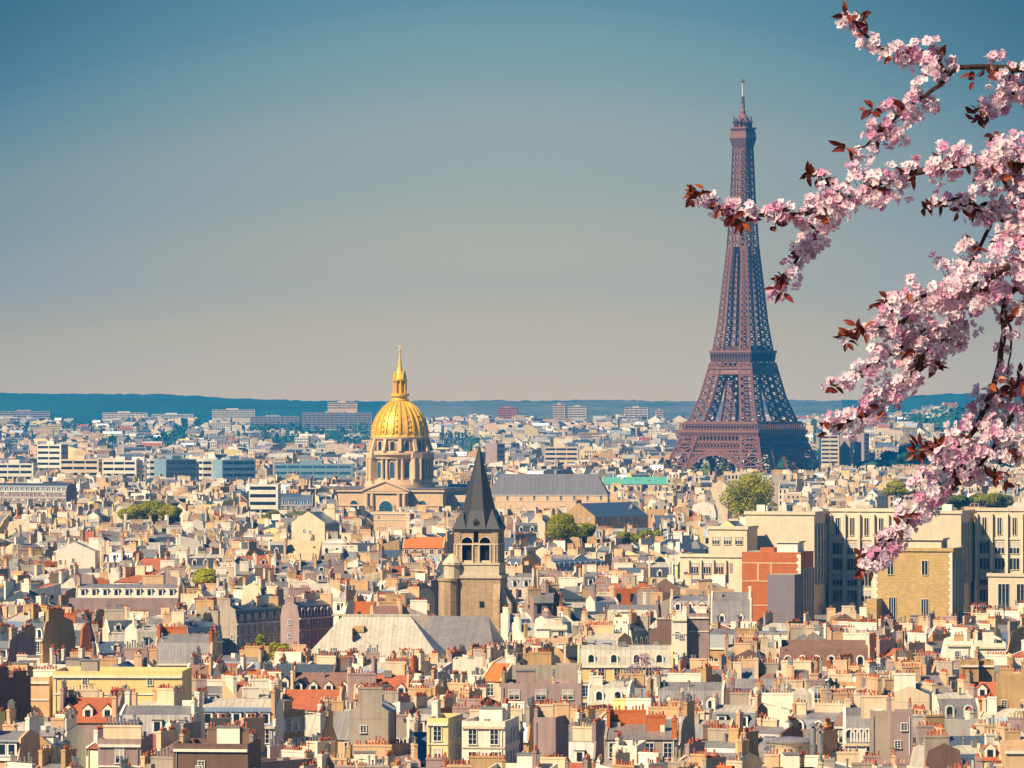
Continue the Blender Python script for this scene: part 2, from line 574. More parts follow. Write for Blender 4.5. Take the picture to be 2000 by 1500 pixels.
# ------------------------------------------------------------------ the lattice tower
def lattice_tower():
    d, cx = 4050.0, 1451.0
    root = thing('lattice_tower', 'tall brown iron lattice tower with three platforms rising above the whole city', 'tower', (X(cx, d), d, 0), R(-34.4))
    HW = [(0, 52), (14, 44.7), (30, 39.5), (44, 34.3), (51, 31.8), (71.6, 24.7), (99, 18.8), (109, 17.3), (131, 14.3), (164, 11.5), (192, 9), (229, 7), (263, 5.9), (276, 5.5)]
    TH = [(0, 21), (30, 17), (44, 15), (72, 12), (99, 10.6), (109, 9.4), (131, 7.6), (164, 6.0), (192, 5.2), (276, 3.2)]
    hw = lambda z: lerp_tab(HW, z)
    th = lambda z: lerp_tab(TH, z)

    def levels(z0, z1, k):
        zs = [z0]
        while zs[-1] < z1:
            zs.append(zs[-1] + max(3.6, th(zs[-1]) * k))
        zs[-1] = z1
        if len(zs) > 2 and zs[-1] - zs[-2] < 2:
            zs.pop(-2)
        return zs

    def leg_lattice(mb, sx, sy, z0, z1, chord, brace, k=0.75):
        zs = levels(z0, z1, k)
        cor = lambda z: [(sx * hw(z), sy * hw(z), z), (sx * (hw(z) - th(z)), sy * hw(z), z), (sx * (hw(z) - th(z)), sy * (hw(z) - th(z)), z), (sx * hw(z), sy * (hw(z) - th(z)), z)]
        for a, b in zip(zs, zs[1:]):
            A, B = cor(a), cor(b)
            for i in range(4):
                j = (i + 1) % 4
                mb.beam(A[i], B[i], chord, 'iron')
                inner = i in (1, 2)
                bm = 'iron'
                mb.beam(A[i], B[j], brace, bm)
                mb.beam(A[j], B[i], brace, bm)
                mb.beam(B[i], B[j], brace * 1.15, bm)
                if th(a) > 9:
                    mid = lambda p, q: tuple((u + v) / 2 for u, v in zip(p, q))
                    mb.beam(mid(A[i], A[j]), mid(B[i], B[j]), brace * 0.6, bm)

    for sx in (-1, 1):
        for sy in (-1, 1):
            m = MB()
            leg_lattice(m, sx, sy, 0, 44, 1.9, 0.8, 0.42)
            leg_lattice(m, sx, sy, 44, 99, 1.7, 0.75, 0.5)
            m.build('pillar', root)
            m = MB()
            leg_lattice(m, sx, sy, 108, 192, 1.3, 0.62, 0.7)
            m.build('upper_pillar', root)
    # upper shaft: one mast of four corner chords with its inner chords
    m = MB()
    zs = [192]
    while zs[-1] < 270:
        zs.append(zs[-1] + hw(zs[-1]) * 0.82)
    zs[-1] = 271
    for a, b in zip(zs, zs[1:]):
        for q in range(4):
            Mq = Matrix.Rotation(q * math.pi / 2, 3, 'Z')
            pts = {}
            for key, z in (('a', a), ('b', b)):
                h = hw(z)
                pts[key] = [Mq @ Vector((u, -h, z)) for u in (-h, -h * 0.2, h * 0.2, h)]
            for i in range(4):
                m.beam(pts['a'][i], pts['b'][i], 1.25 if i in (0, 3) else 0.9, 'iron')
            for i in (0, 2):
                m.beam(pts['a'][i], pts['b'][i + 1], 0.5, 'iron')
                m.beam(pts['a'][i + 1], pts['b'][i], 0.5, 'iron')
            m.beam(pts['a'][0], pts['a'][3], 0.6, 'iron')
            m.beam(pts['a'][1], pts['b'][2], 0.5, 'iron')
    m.build('shaft', root)
    # lift shaft and stairs inside
    m = MB()
    for sx in (-1, 1):
        for sy in (-1, 1):
            m.beam((sx * 2.2, sy * 2.2, 112), (sx * 1.8, sy * 1.8, 274), 1.1, 'iron_deep')
    for k in range(76):
        z = 113 + k * 2.1
        m.beam((-2.1, -2.1, z), (2.1, 2.1, z + 4), 0.5, 'iron_deep')
        m.beam((2.1, -2.1, z), (-2.1, 2.1, z + 4), 0.5, 'iron_deep')
    m.build('lift_shaft', root)

    def ring(mb, h, z0, z1, mname, t=0.0):
        if t:
            mb.box(-h, h, -h, -h + t, z0, z1, mname, bottom=True)
            mb.box(-h, h, h - t, h, z0, z1, mname, bottom=True)
            mb.box(-h, -h + t, -h + t, h - t, z0, z1, mname, bottom=True)
            mb.box(h - t, h, -h + t, h - t, z0, z1, mname, bottom=True)
        else:
            mb.box(-h, h, -h, h, z0, z1, mname, bottom=True)

    # first platform: rail, gallery with posts, frieze of lattice below
    p = MB()
    ring(p, 37.8, 43.6, 45.6, 'iron', 3.0)
    ring(p, 37.0, 42.4, 43.598, 'iron', 14)
    ring(p, 33.6, 45.602, 51.2, 'iron_deep', 1.0)
    ring(p, 34.6, 51.202, 52.4, 'iron', 2.0)
    for q in range(4):
        Mq = Matrix.Rotation(q * math.pi / 2, 3, 'Z')
        for i in range(27):
            u = -36.4 + 72.8 * i / 26
            p.beam(Mq @ Vector((u, -36.6, 45.5)), Mq @ Vector((u, -36.2, 51)), 0.55, 'iron')
        p.beam(Mq @ Vector((-36.8, -36.6, 50.8)), Mq @ Vector((36.8, -36.6, 50.8)), 0.7, 'iron')
    pl = p.build('first_platform', root)
    f = MB()
    for q in range(4):
        Mq = Matrix.Rotation(q * math.pi / 2, 3, 'Z')
        V = lambda u, y, z: Mq @ Vector((u, y, z))
        # consoles under the rail
        for i in range(22):
            u = -35.6 + 71.2 * i / 21
            f.beam(V(u, -36.2, 42.8), V(u, -35.2, 36.9), 1.35, 'iron', 0.7)
            if i < 21:
                f.beam(V(u, -35.6, 39.0), V(u + 1.7, -36.1, 42.2), 0.55, 'iron')
                f.beam(V(u + 3.4, -35.6, 39.0), V(u + 1.7, -36.1, 42.2), 0.55, 'iron')
        f.poly([V(-35, -34.6, 37), V(35, -34.6, 37), V(35, -34.6, 42.5), V(-35, -34.6, 42.5)], 'iron_deep')
        f.beam(V(-36.2, -36.0, 36.4), V(36.2, -36.0, 36.4), 1.5, 'iron')
        f.beam(V(-38.5, -38.0, 30.2), V(38.5, -38.0, 30.2), 1.3, 'iron')
        f.beam(V(-40.2, -39.8, 27.4), V(40.2, -39.8, 27.4), 1.5, 'iron')
        n = 24
        for i in range(n):
            a, b = -37 + 74 * i / n, -37 + 74 * (i + 1) / n
            f.beam(V(a, -36.2, 36), V(b, -37.8, 30.4), 0.75, 'iron')
            f.beam(V(b, -36.2, 36), V(a, -37.8, 30.4), 0.75, 'iron')
            f.beam(V(a, -37.9, 30.2), V(b, -39.6, 27.6), 0.5, 'iron')
        f.poly([V(-36, -34.4, 27.6), V(36, -34.4, 27.6), V(35, -33.6, 36.4), V(-35, -33.6, 36.4)], 'iron_deep')
    f.build('frieze', root)
    # the four great arches
    for q in range(4):
        a = MB()
        Mq = Matrix.Rotation(q * math.pi / 2, 3, 'Z')
        RR, zc = 29.5, -3.2

        def ap(r, t):
            z = zc + r * math.sin(t)
            return Mq @ Vector((r * math.cos(t), -hw(max(z, 0)) - 0.2, z))
        n = 44
        for i in range(n):
            t0, t1 = math.pi * (0.11 + 0.78 * i / n), math.pi * (0.11 + 0.78 * (i + 1) / n)
            a.beam(ap(RR, t0), ap(RR, t1), 1.5, 'iron')
            a.beam(ap(RR + 3.6, t0), ap(RR + 3.6, t1), 1.1, 'iron')
            a.beam(ap(RR, t0), ap(RR + 3.6, t0), 0.65, 'iron')
            a.beam(ap(RR, t0), ap(RR + 3.6, t1), 0.5, 'iron')
        for i in range(-13, 14):            # spandrel bars
            u = i * 2.1
            top = Mq @ Vector((u, -39.7, 27.4))
            zz = zc + math.sqrt(max(0, (RR + 3.6) ** 2 - u * u))
            if zz < 26.5:
                a.beam(Mq @ Vector((u, -hw(zz), zz)), top, 0.6, 'iron')
        a.build('arch', root)
    # second platform
    p = MB()
    ring(p, 19.8, 107.2, 109.0, 'iron', 2.2)
    ring(p, 19.2, 105.6, 107.198, 'iron_deep')
    ring(p, 18.5, 100.0, 105.598, 'iron_deep', 1.0)
    ring(p, 16.2, 109.3, 112.2, 'iron_deep', 1.0)
    for q in range(4):
        Mq = Matrix.Rotation(q * math.pi / 2, 3, 'Z')
        V = lambda u, y, z: Mq @ Vector((u, y, z))
        for i in range(15):
            u = -18 + 36 * i / 14
            p.beam(V(u, -19.4, 106), V(u, -18.5, 100), 0.7, 'iron_deep', 0.4)
        h0, h1 = hw(90) + .2, hw(95) + .2
        p.beam(V(-h0, -h0, 90.5), V(h0, -h0, 90.5), 1.4, 'iron')
        p.beam(V(-h1, -h1, 95.0), V(h1, -h1, 95.0), 1.6, 'iron')
        p.poly([V(-h0, -h0 + .4, 91), V(h0, -h0 + .4, 91), V(h1, -h1 + .4, 94.4), V(-h1, -h1 + .4, 94.4)], 'iron')
        n = 8
        for i in range(n):
            a, b = -17.5 + 35 * i / n, -17.5 + 35 * (i + 1) / n
            p.beam(V(a, -19.0, 95.5), V(b, -18.6, 100), 0.6, 'iron')
            p.beam(V(b, -19.0, 95.5), V(a, -18.6, 100), 0.6, 'iron')
    p.build('second_platform', root)
    # top platform, cupola, mast
    t = MB()
    for z0, h0, z1, h1 in ((270, 5.6, 278.5, 7.6),):
        for q in range(4):
            Mq = Matrix.Rotation(q * math.pi / 2, 3, 'Z')
            t.poly([Mq @ Vector(c) for c in ((-h0, -h0, z0), (h0, -h0, z0), (h1, -h1, z1), (-h1, -h1, z1))], 'iron_deep')
            for i in range(6):
                s = -1 + 2 * i / 5
                t.beam(Mq @ Vector((s * h0, -h0 - .1, z0)), Mq @ Vector((s * h1, -h1 - .1, z1)), 0.5, 'iron')
    ring(t, 7.8, 278.502, 279.8, 'iron')
    ring(t, 7.5, 279.802, 283.6, 'iron', 0.5)
    ring(t, 7.0, 279.9, 286.0, 'iron_deep', 0.4)
    ring(t, 7.9, 286.002, 287.2, 'iron')
    t.build('top_platform', root)
    t = MB()
    t.lathe([(5.9, 287.2), (5.7, 292.0), (4.6, 295.0), (3.2, 297), (2.2, 298.2), (2.3, 300), (1.5, 302), (1.5, 306), (1.2, 306.2)], 'iron', 12)
    for k in range(14):
        a = 2 * math.pi * k / 14
        r = 6.9
        t.beam((r * math.cos(a), r * math.sin(a), 287), (r * 1.02 * math.cos(a), r * 1.02 * math.sin(a), 292 + 2.2 * (k % 3)), 0.9, 'iron_deep')
        t.beam(((r - .8) * math.cos(a), (r - .8) * math.sin(a), 290), ((r + .8) * math.cos(a), (r + .8) * math.sin(a), 292.0), 1.7, 'iron_deep')
    t.build('cupola', root)
    t = MB()
    t.lathe([(1.35, 306), (1.2, 312), (0.9, 312.1)], 'iron_deep', 10)
    t.lathe([(0.85, 312.1), (0.8, 322.5), (0.3, 323)], 'mast_white', 10)
    t.beam((-2.0, 0, 324), (2.0, 0, 324), 0.9, 'iron_deep')
    t.beam((0, -1.7, 324), (0, 1.7, 324), 0.9, 'iron_deep')
    t.beam((0, 0, 322.8), (0, 0, 326), 0.6, 'iron_deep')
    t.build('antenna', root)
    return root


lattice_tower()


def arch_panel(mb, w, h, mname, y=0.0, n=8, z0=0.0, cx=0.0):
    """A round-topped panel facing -y."""
    pts = [(cx - w / 2, y, z0), (cx + w / 2, y, z0)]
    for i in range(n + 1):
        a = math.pi * i / n
        pts.append((cx + w / 2 * math.cos(a), y, z0 + h - w / 2 + w / 2 * math.sin(a)))
    mb.poly(pts, mname)


def arch_frame(mb, w, h, t, dep, mname, y=0.0, z0=0.0, n=10, cx=0.0):
    """A raised round-headed surround standing DEP proud of y."""
    def outline(k):
        pts = [(cx - w / 2 - k, z0), ]
        for i in range(n + 1):
            a = math.pi - math.pi * i / n
            pts.append((cx + (w / 2 + k) * math.cos(a), z0 + h - w / 2 + (w / 2 + k) * math.sin(a)))
        pts.append((cx + w / 2 + k, z0))
        return pts
    a, b = outline(0), outline(t)
    for i in range(len(a) - 1):
        mb.poly([(b[i][0], y - dep, b[i][1]), (a[i][0], y - dep, a[i][1]), (a[i + 1][0], y - dep, a[i + 1][1]), (b[i + 1][0], y - dep, b[i + 1][1])][::-1], mname)
        mb.poly([(b[i][0], y, b[i][1]), (b[i][0], y - dep, b[i][1]), (b[i + 1][0], y - dep, b[i + 1][1]), (b[i + 1][0], y, b[i + 1][1])], mname)
        mb.poly([(a[i][0], y - dep, a[i][1]), (a[i][0], y, a[i][1]), (a[i + 1][0], y, a[i + 1][1]), (a[i + 1][0], y - dep, a[i + 1][1])], mname)


# ------------------------------------------------------------------ the gold-domed church
def domed_church():
    d = 2700.0
    root = thing('domed_church', 'pale stone church under a tall gold dome with a gilded lantern and needle spire', 'church', (X(781, d), d, 0), R(-14))
    S = 'dome_stone'
    b = MB()
    b.box(-33, 30, -24, 30, 0, 21.2, S)
    b.box(-34, 31, -25, 31, 21.2, 22.6, S)
    b.box(-34.4, 31.4, -25.4, 31.4, 22.602, 23.2, 'lead_roof')
    b.box(-33.4, 30.4, -24.4, 30.4, 13.6, 14.4, S)
    b.box(30.005, 49, -15, 22, 0, 19.4, S, top='lead_roof')
    b.build('church_body', root)
    po = MB()
    po.box(-11, 11.5, -29, -24.01, 0, 20.4, S)
    po.box(-12, 12.5, -30, -24.01, 20.402, 21.6, S)
    for y0, y1 in ((-30.2, -24.01),):
        A = [(-12.6, y0, 21.602), (13.1, y0, 21.602), (0.25, y0, 26.6)]
        B = [(x, y1, z) for x, _, z in A]
        po.poly(A, S)
        po.poly([A[0], B[0], B[2], A[2]][::-1], 'lead_roof')
        po.poly([A[1], A[2], B[2], B[1]][::-1], 'lead_roof')
        po.beam((-12.9, y0 - .3, 21.9), (.25, y0 - .3, 26.9), .8, S)
        po.beam((13.4, y0 - .3, 21.9), (.25, y0 - .3, 26.9), .8, S)
    for x in (-10, -7, 7.5, 10.5):
        po.lathe([(1.0, 8), (0.85, 20.3)], S, 10, cx=x, cy=-29.8)
    po.build('portico', root)
    for x, y, w, h, z in ((0.3, -29.04, 7.2, 8.2, 8.2), (-18.5, -24.04, 4.0, 6.4, 10.2), (19, -24.04, 4.0, 6.4, 10.2)):
        w1 = MB()
        arch_frame(w1, w, h, 0.7, 0.35, S, y, z, cx=x)
        wo = w1.build('window', root)
        g1 = MB()
        arch_panel(g1, w, h, 'blue_glass', y - .02, cx=x, z0=z)
        g1.build('pane', wo)
    w1 = MB()
    for x in (38,):
        w1.box(x - 2.6, x + 2.6, -15.3, -15.01, 9, 16.2, S)
        wo = w1.build('window', root)
        g1 = MB()
        g1.box(x - 2.1, x + 2.1, -15.36, -15.302, 9.5, 15.8, 'blue_glass')
        g1.build('pane', wo)
    # drum
    dr = MB()
    n = 48
    dr.lathe([(19.0, 22.6), (19.0, 25.0), (17.2, 25.2), (17.0, 27.4)], S, n)
    dr.lathe([(15.0, 27.4), (15.0, 39.0)], S, n, cap=False)
    dr.lathe([(16.2, 38.4), (16.6, 39.4), (17.8, 40.6), (17.9, 41.6), (16.2, 41.8), (16.0, 42.4)], S, n)
    dr.lathe([(14.6, 42.4), (14.6, 48.6), (15.6, 48.9), (16.0, 50.0), (15.3, 50.2)], S, n)
    for k in range(12):
        a = 2 * math.pi * (k + .5) / 12
        for da in (-.085, .085):
            c, s = math.cos(a + da), math.sin(a + da)
            dr.lathe([(0.95, 27.4), (0.95, 28), (0.75, 28.2), (0.66, 38.0), (1.0, 38.4)], S, 10, cx=16.2 * c, cy=16.2 * s)
        c, s = math.cos(a), math.sin(a)
        for z0, z1, r0, r1 in ((42.4, 45.5, 16.9, 15.9), (45.5, 48.8, 15.9, 15.0)):
            dr.beam((r0 * c, r0 * s, z0), (r1 * c, r1 * s, z1), 1.7, S)
    # buttress bays standing out of the drum at the four diagonals
    for k in range(4):
        a = math.pi / 4 + k * math.pi / 2
        c, s = math.cos(a), math.sin(a)
        t = MB()
        t.box(-2.6, 2.6, -2.2, 2.2, 22.6, 41.0, S)
        t.box(-3.0, 3.0, -2.6, 2.6, 38.8, 41.8, S)
        for x in (-1.9, 1.9):
            t.lathe([(0.75, 27.6), (0.66, 38.8)], S, 8, cx=x, cy=2.5)
        M = Matrix.Translation((16.4 * c, 16.4 * s, 0)) @ Matrix.Rotation(a - math.pi / 2, 4, 'Z')
        dr.add(t, M)
    dr.build('drum', root)
    wf, pn = MB(), MB()
    arch_frame(wf, 2.7, 8.6, .45, .4, S, 0, 0)
    arch_panel(pn, 2.7, 8.6, 'blue_glass', -.03)
    wu, pu = MB(), MB()
    arch_frame(wu, 2.5, 5.0, .4, .35, S, 0, 0)
    arch_panel(pu, 2.5, 5.0, 'glass', -.03)
    meshes = [(wf.mesh('window'), pn.mesh('pane'), 28.4, 15.02), (wu.mesh('window'), pu.mesh('pane'), 42.8, 14.62)]
    for k in range(12):
        a = 2 * math.pi * k / 12
        for mf, mp, z, r in meshes:
            o = link('window', mf, root, (r * math.sin(a), -r * math.cos(a), z), a)
            link('pane', mp, o)
    # gold dome with ribs
    prof = [(14.6, 50.2), (14.75, 52.0), (14.5, 54.5), (13.8, 57.4), (12.6, 60.2), (10.9, 63.0), (8.8, 65.6), (6.4, 67.8), (4.6, 69.0)]
    dm = MB()
    dm.lathe([(15.2, 50.2), (15.2, 51.0), (14.7, 51.2)], 'gold', n)
    dm.lathe(prof, 'gold_panel', 60)
    dm.build('dome', root, smooth=True)
    rb = MB()
    for (r0, z0), (r1, z1) in zip(prof, prof[1:]):
        rb.beam((r0 + .12, 0, z0), (r1 + .12, 0, z1), 0.95 * (r0 / 16 + .25), 'gold', 0.95 * (r1 / 16 + .25))
    rm = rb.mesh('rib')
    tr = MB()
    for z, r, s in ((53.2, 14.85, 1.0), (55.8, 14.35, .8), (58.8, 13.4, .75), (61.6, 12, .6)):
        tr.lathe([(0, z - s), (s * .8, z - s * .3), (s * .7, z + s * .5), (0, z + s)], 'gold', 6, cx=r, cy=0)
    tm = tr.mesh('gilded_trophy', True)
    for k in range(24):
        a = 2 * math.pi * k / 24
        link('rib', rm, root, rz=a)
    for k in range(12):
        link('gilded_trophy', tm, root, rz=2 * math.pi * (k + .25) / 12 * 1.0)
    # lantern and needle
    la = MB()
    la.lathe([(4.9, 69.0), (5.0, 69.8), (4.0, 70.2), (3.9, 71.4), (5.0, 71.8), (5.0, 73.0), (4.2, 73.2)], 'gold', 24)
    la.lathe([(2.2, 73.2), (2.1, 80.0)], 'gold_panel', 12)
    for k in range(8):
        a = math.pi / 8 + k * math.pi / 4
        c, s = math.cos(a), math.sin(a)
        la.lathe([(.55, 73.2), (.45, 79.6), (.7, 80)], 'gold', 8, cx=3.3 * c, cy=3.3 * s)
    la.lathe([(3.9, 80), (4.0, 80.9), (2.8, 81.2)], 'gold', 16)
    for k in range(4):
        a = math.pi / 4 + k * math.pi / 2
        c, s = math.cos(a), math.sin(a)
        la.lathe([(.6, 81), (.75, 82.2), (.35, 83.6), (.55, 84.2), (.1, 85)], 'gold', 8, cx=3.2 * c, cy=3.2 * s)
    la.build('lantern', root, smooth=False)
    sp = MB()
    sp.lathe([(2.6, 81.2), (2.3, 83), (1.5, 85.5), (1.0, 88), (.62, 92), (.35, 95.2), (.75, 95.7), (.75, 96.3), (.2, 96.9)], 'gold', 12)
    sp.beam((0, 0, 96.8), (0, 0, 99.2), .3, 'gold')
    sp.beam((-.7, 0, 98.4), (.7, 0, 98.4), .3, 'gold')
    sp.build('needle_spire', root)
    return root


domed_church()


# ------------------------------------------------------------------ the spired church in the middle
def spired_church():
    d = 1150.0
    root = thing('spired_church', 'old stone church tower with paired belfry arches and a dark slate spire', 'church', (X(936, d), d, 0), R(-8))
    S = 'old_stone'
    h = 5.0
    t = MB()
    t.box(-5.6, 5.6, -5.6, 5.6, 0, 29.6, S)
    t.box(-5.9, 5.9, -5.9, 5.9, 29.602, 30.3, 'pale_stone')
    t.box(-5.3, 5.3, -5.3, 5.3, 30.302, 32.6, 'pale_stone')
    t.box(-5.5, 5.5, -5.5, 5.5, 32.602, 33.1, 'pale_stone')
    t.build('tower_shaft', root)
    # corner buttresses with sloping heads
    for x, y, w, zt in ((4.9, -7.0, 1.5, 28.4), (7.0, -3.6, 2.4, 27.4), (7.0, 4.4, 2.4, 27.4)):
        b = MB()
        x0, x1, y0, y1 = (x - w / 2, x + w / 2, y, -5.602) if y < -5.6 else (5.602, x + 1.0, y - w / 2, y + w / 2)
        b.box(x0, x1, y0, y1, 0, zt - 3.5, 'old_stone', top=False)
        if y < -5.6:
            b.poly([(x0, y0, zt - 3.5), (x1, y0, zt - 3.5), (x1, y1, zt), (x0, y1, zt)], 'old_stone')
            b.poly([(x1, y0, zt - 3.5), (x1, y1, zt - 3.5), (x1, y1, zt)], 'old_stone')
            b.poly([(x0, y1, zt - 3.5), (x0, y0, zt - 3.5), (x0, y1, zt)], 'old_stone')
        else:
            b.poly([(x1, y0, zt - 3.5), (x1, y1, zt - 3.5), (x0, y1, zt), (x0, y0, zt)], 'pale_stone')
            b.poly([(x0, y0, zt - 3.5), (x1, y0, zt - 3.5), (x0, y0, zt)], 'pale_stone')
            b.poly([(x1, y1, zt - 3.5), (x0, y1, zt - 3.5), (x0, y1, zt)], 'old_stone')
        b.build('buttress', root)
    w1 = MB()
    w1.box(.9, 2.0, -5.66, -5.602, 23.0, 24.4, 'dark_hole')
    w1.build('slit_window', root)
    # stair turret on the sunny side
    st = MB()
    st.lathe([(2.35, 0), (2.35, 28.8), (2.6, 29.0), (2.6, 29.6)], S, 10, cx=-6.2, cy=-5.2)
    st.lathe([(2.0, 29.6), (2.0, 32.4), (2.35, 32.6), (2.3, 33.1)], 'pale_stone', 10, cx=-5.4, cy=-4.9)
    st.lathe([(2.35, 33.1), (1.2, 34.4), (.1, 35.2)], 'pale_stone', 10, cx=-5.4, cy=-4.9)
    st.build('stair_turret', root)
    # belfry: corner piers, centre piers, arches over dark openings
    bf = MB()
    z0, zs, zt = 33.1, 37.6, 40.2
    bf.box(-4.0, 4.0, -4.0, 4.0, z0, zt - .1, 'dark_hole')
    bf.build('bell_chamber', root)
    bf = MB()
    for q in range(4):
        Mq = Matrix.Rotation(q * math.pi / 2, 4, 'Z')
        s = MB()
        s.box(-5.0, -3.55, -5.0, -3.9, z0, zt, 'old_stone')
        s.box(-.55, .55, -4.85, -3.9, z0, zs, 'old_stone')
        for cx in (-2.05, 2.05):
            k = 10
            hw2 = 1.5
            for i in range(k):
                a, b2 = math.pi * i / k, math.pi * (i + 1) / k
                xa, xb = cx + hw2 * math.cos(a), cx + hw2 * math.cos(b2)
                za, zb = zs + hw2 * math.sin(a), zs + hw2 * math.sin(b2)
                s.poly([(xa, -4.85, za), (xa, -4.85, zt), (xb, -4.85, zt), (xb, -4.85, zb)], 'old_stone')
                s.poly([(xa, -4.85, za), (xb, -4.85, zb), (xb, -4.0, zb), (xa, -4.0, za)], 'old_stone')
            arch_frame(s, 2.5, zs + 1.25 - z0, .22, .12, 'pale_stone', -4.85, z0, cx=cx)
        s.box(3.55, 3.99, -4.99, -3.9, z0, zt, 'old_stone')
        s.box(-5.1, 5.1, -5.12, -4.3, zs - .5, zs - .15, 'pale_stone')
        for cx in (-4.3, -3.3, -.75, .75, 3.3, 4.3):
            s.lathe([(.2, z0), (.2, zs - .5)], 'pale_stone', 6, cx=cx, cy=-5.02)
        s.box(-3.6, -.5, -4.7, -4.0, z0, z0 + .5, 'pale_stone')
        s.box(.5, 3.6, -4.7, -4.0, z0, z0 + .5, 'pale_stone')
        bf.add(s, Mq)
    bf.box(-5.25, 5.25, -5.25, 5.25, zt, zt + .45, 'spire_slate', bottom=True)
    bf.build('belfry', root)
    # spire: eight facets with corner pyramids
    sp = MB()
    zb, za = zt + .45, 59.9
    e = 5.45
    tn = e * math.tan(math.pi / 8)
    base8 = [(-tn, -e), (tn, -e), (e, -tn), (e, tn), (tn, e), (-tn, e), (-e, tn), (-e, -tn)]
    mid8 = [(x * .66, y * .66) for x, y in base8]
    apex = (0, 0, za)
    for i in range(8):
        a, b2 = base8[i], base8[(i + 1) % 8]
        c, d2 = mid8[i], mid8[(i + 1) % 8]
        sp.poly([(*a, zb), (*b2, zb), (*d2, zb + 4.3), (*c, zb + 4.3)], 'spire_slate')
        sp.poly([(*c, zb + 4.3), (*d2, zb + 4.3), apex], 'spire_slate')
    sp.build('spire', root)
    for sx in (-1, 1):
        for sy in (-1, 1):
            c = MB()
            A, B, C = (sx * e, sy * e, zb), (sx * tn * 1.0, sy * e, zb), (sx * e, sy * tn, zb)
            T = (sx * 3.4, sy * 3.4, zb + 4.6)
            c.poly([A, B, T], 'spire_slate')
            c.poly([A, C, T], 'spire_slate')
            c.poly([B, C, T], 'spire_slate')
            c.build('spire_corner', root)
    for q, (x, y) in enumerate(((0, -1), (1, 0), (0, 1), (-1, 0))):
        c = MB()
        c.box(-.6, .6, -.2, 1.6, 0, 1.5, 'spire_slate')
        c.poly([(-.75, -.35, 1.5), (.75, -.35, 1.5), (0, -.35, 2.4)], 'spire_slate')
        c.poly([(-.75, -.35, 1.5), (0, -.35, 2.4), (0, 1.6, 2.4), (-.75, 1.6, 1.5)][::-1], 'spire_slate')
        c.poly([(.75, -.35, 1.5), (.75, 1.6, 1.5), (0, 1.6, 2.4), (0, -.35, 2.4)][::-1], 'spire_slate')
        c.box(-.4, .4, -.24, -.202, .15, 1.35, 'dark_hole')
        c.build('spire_dormer', root, loc=(x * 4.9, y * 4.9, zb + .1), rz=q * math.pi / 2)
    fn = MB()
    fn.beam((0, 0, za - .2), (0, 0, za + 1.6), .14, 'iron_rail')
    fn.beam((-.4, 0, za + 1.1), (.4, 0, za + 1.1), .12, 'iron_rail')
    fn.build('finial', root)
    # nave roof in front of the tower and its lower wall
    nv = MB()
    nv.box(-8.5, 8.0, -34, -9, 0, 13.3, 'greige', top=False)
    nv.build('nave_wall', root)
    nr = MB()
    e0, rdg = 13.3, 21.7
    A = [(-8.8, -34.4, e0), (8.6, -34.4, e0), (8.6, -9, e0), (-8.8, -9, e0)]
    r0, r1 = (-8.8, -20, rdg), (5.0, -20, rdg)
    nr.poly([A[0], A[1], r1, r0], 'zinc')
    nr.poly([A[1], A[2], r1], 'zinc')
    nr.poly([A[2], A[3], r0, r1], 'zinc')
    nr.poly([A[3], A[0], r0], 'zinc')
    nr.build('nave_roof', root)
    ch = MB()
    ch.box(-4.2, 4.2, -40, -34.5, 0, 14.4, 'old_stone')
    ch.box(-4.6, 4.6, -40.4, -34.5, 14.402, 14.9, 'zinc')
    arch_frame(ch, 2.4, 3.0, .4, .2, 'pale_stone', -40, 8.8)
    arch_panel(ch, 2.4, 3.0, 'dark_hole', -40.04, z0=8.8)
    ch.build('side_chapel', root)
    return root


spired_church()


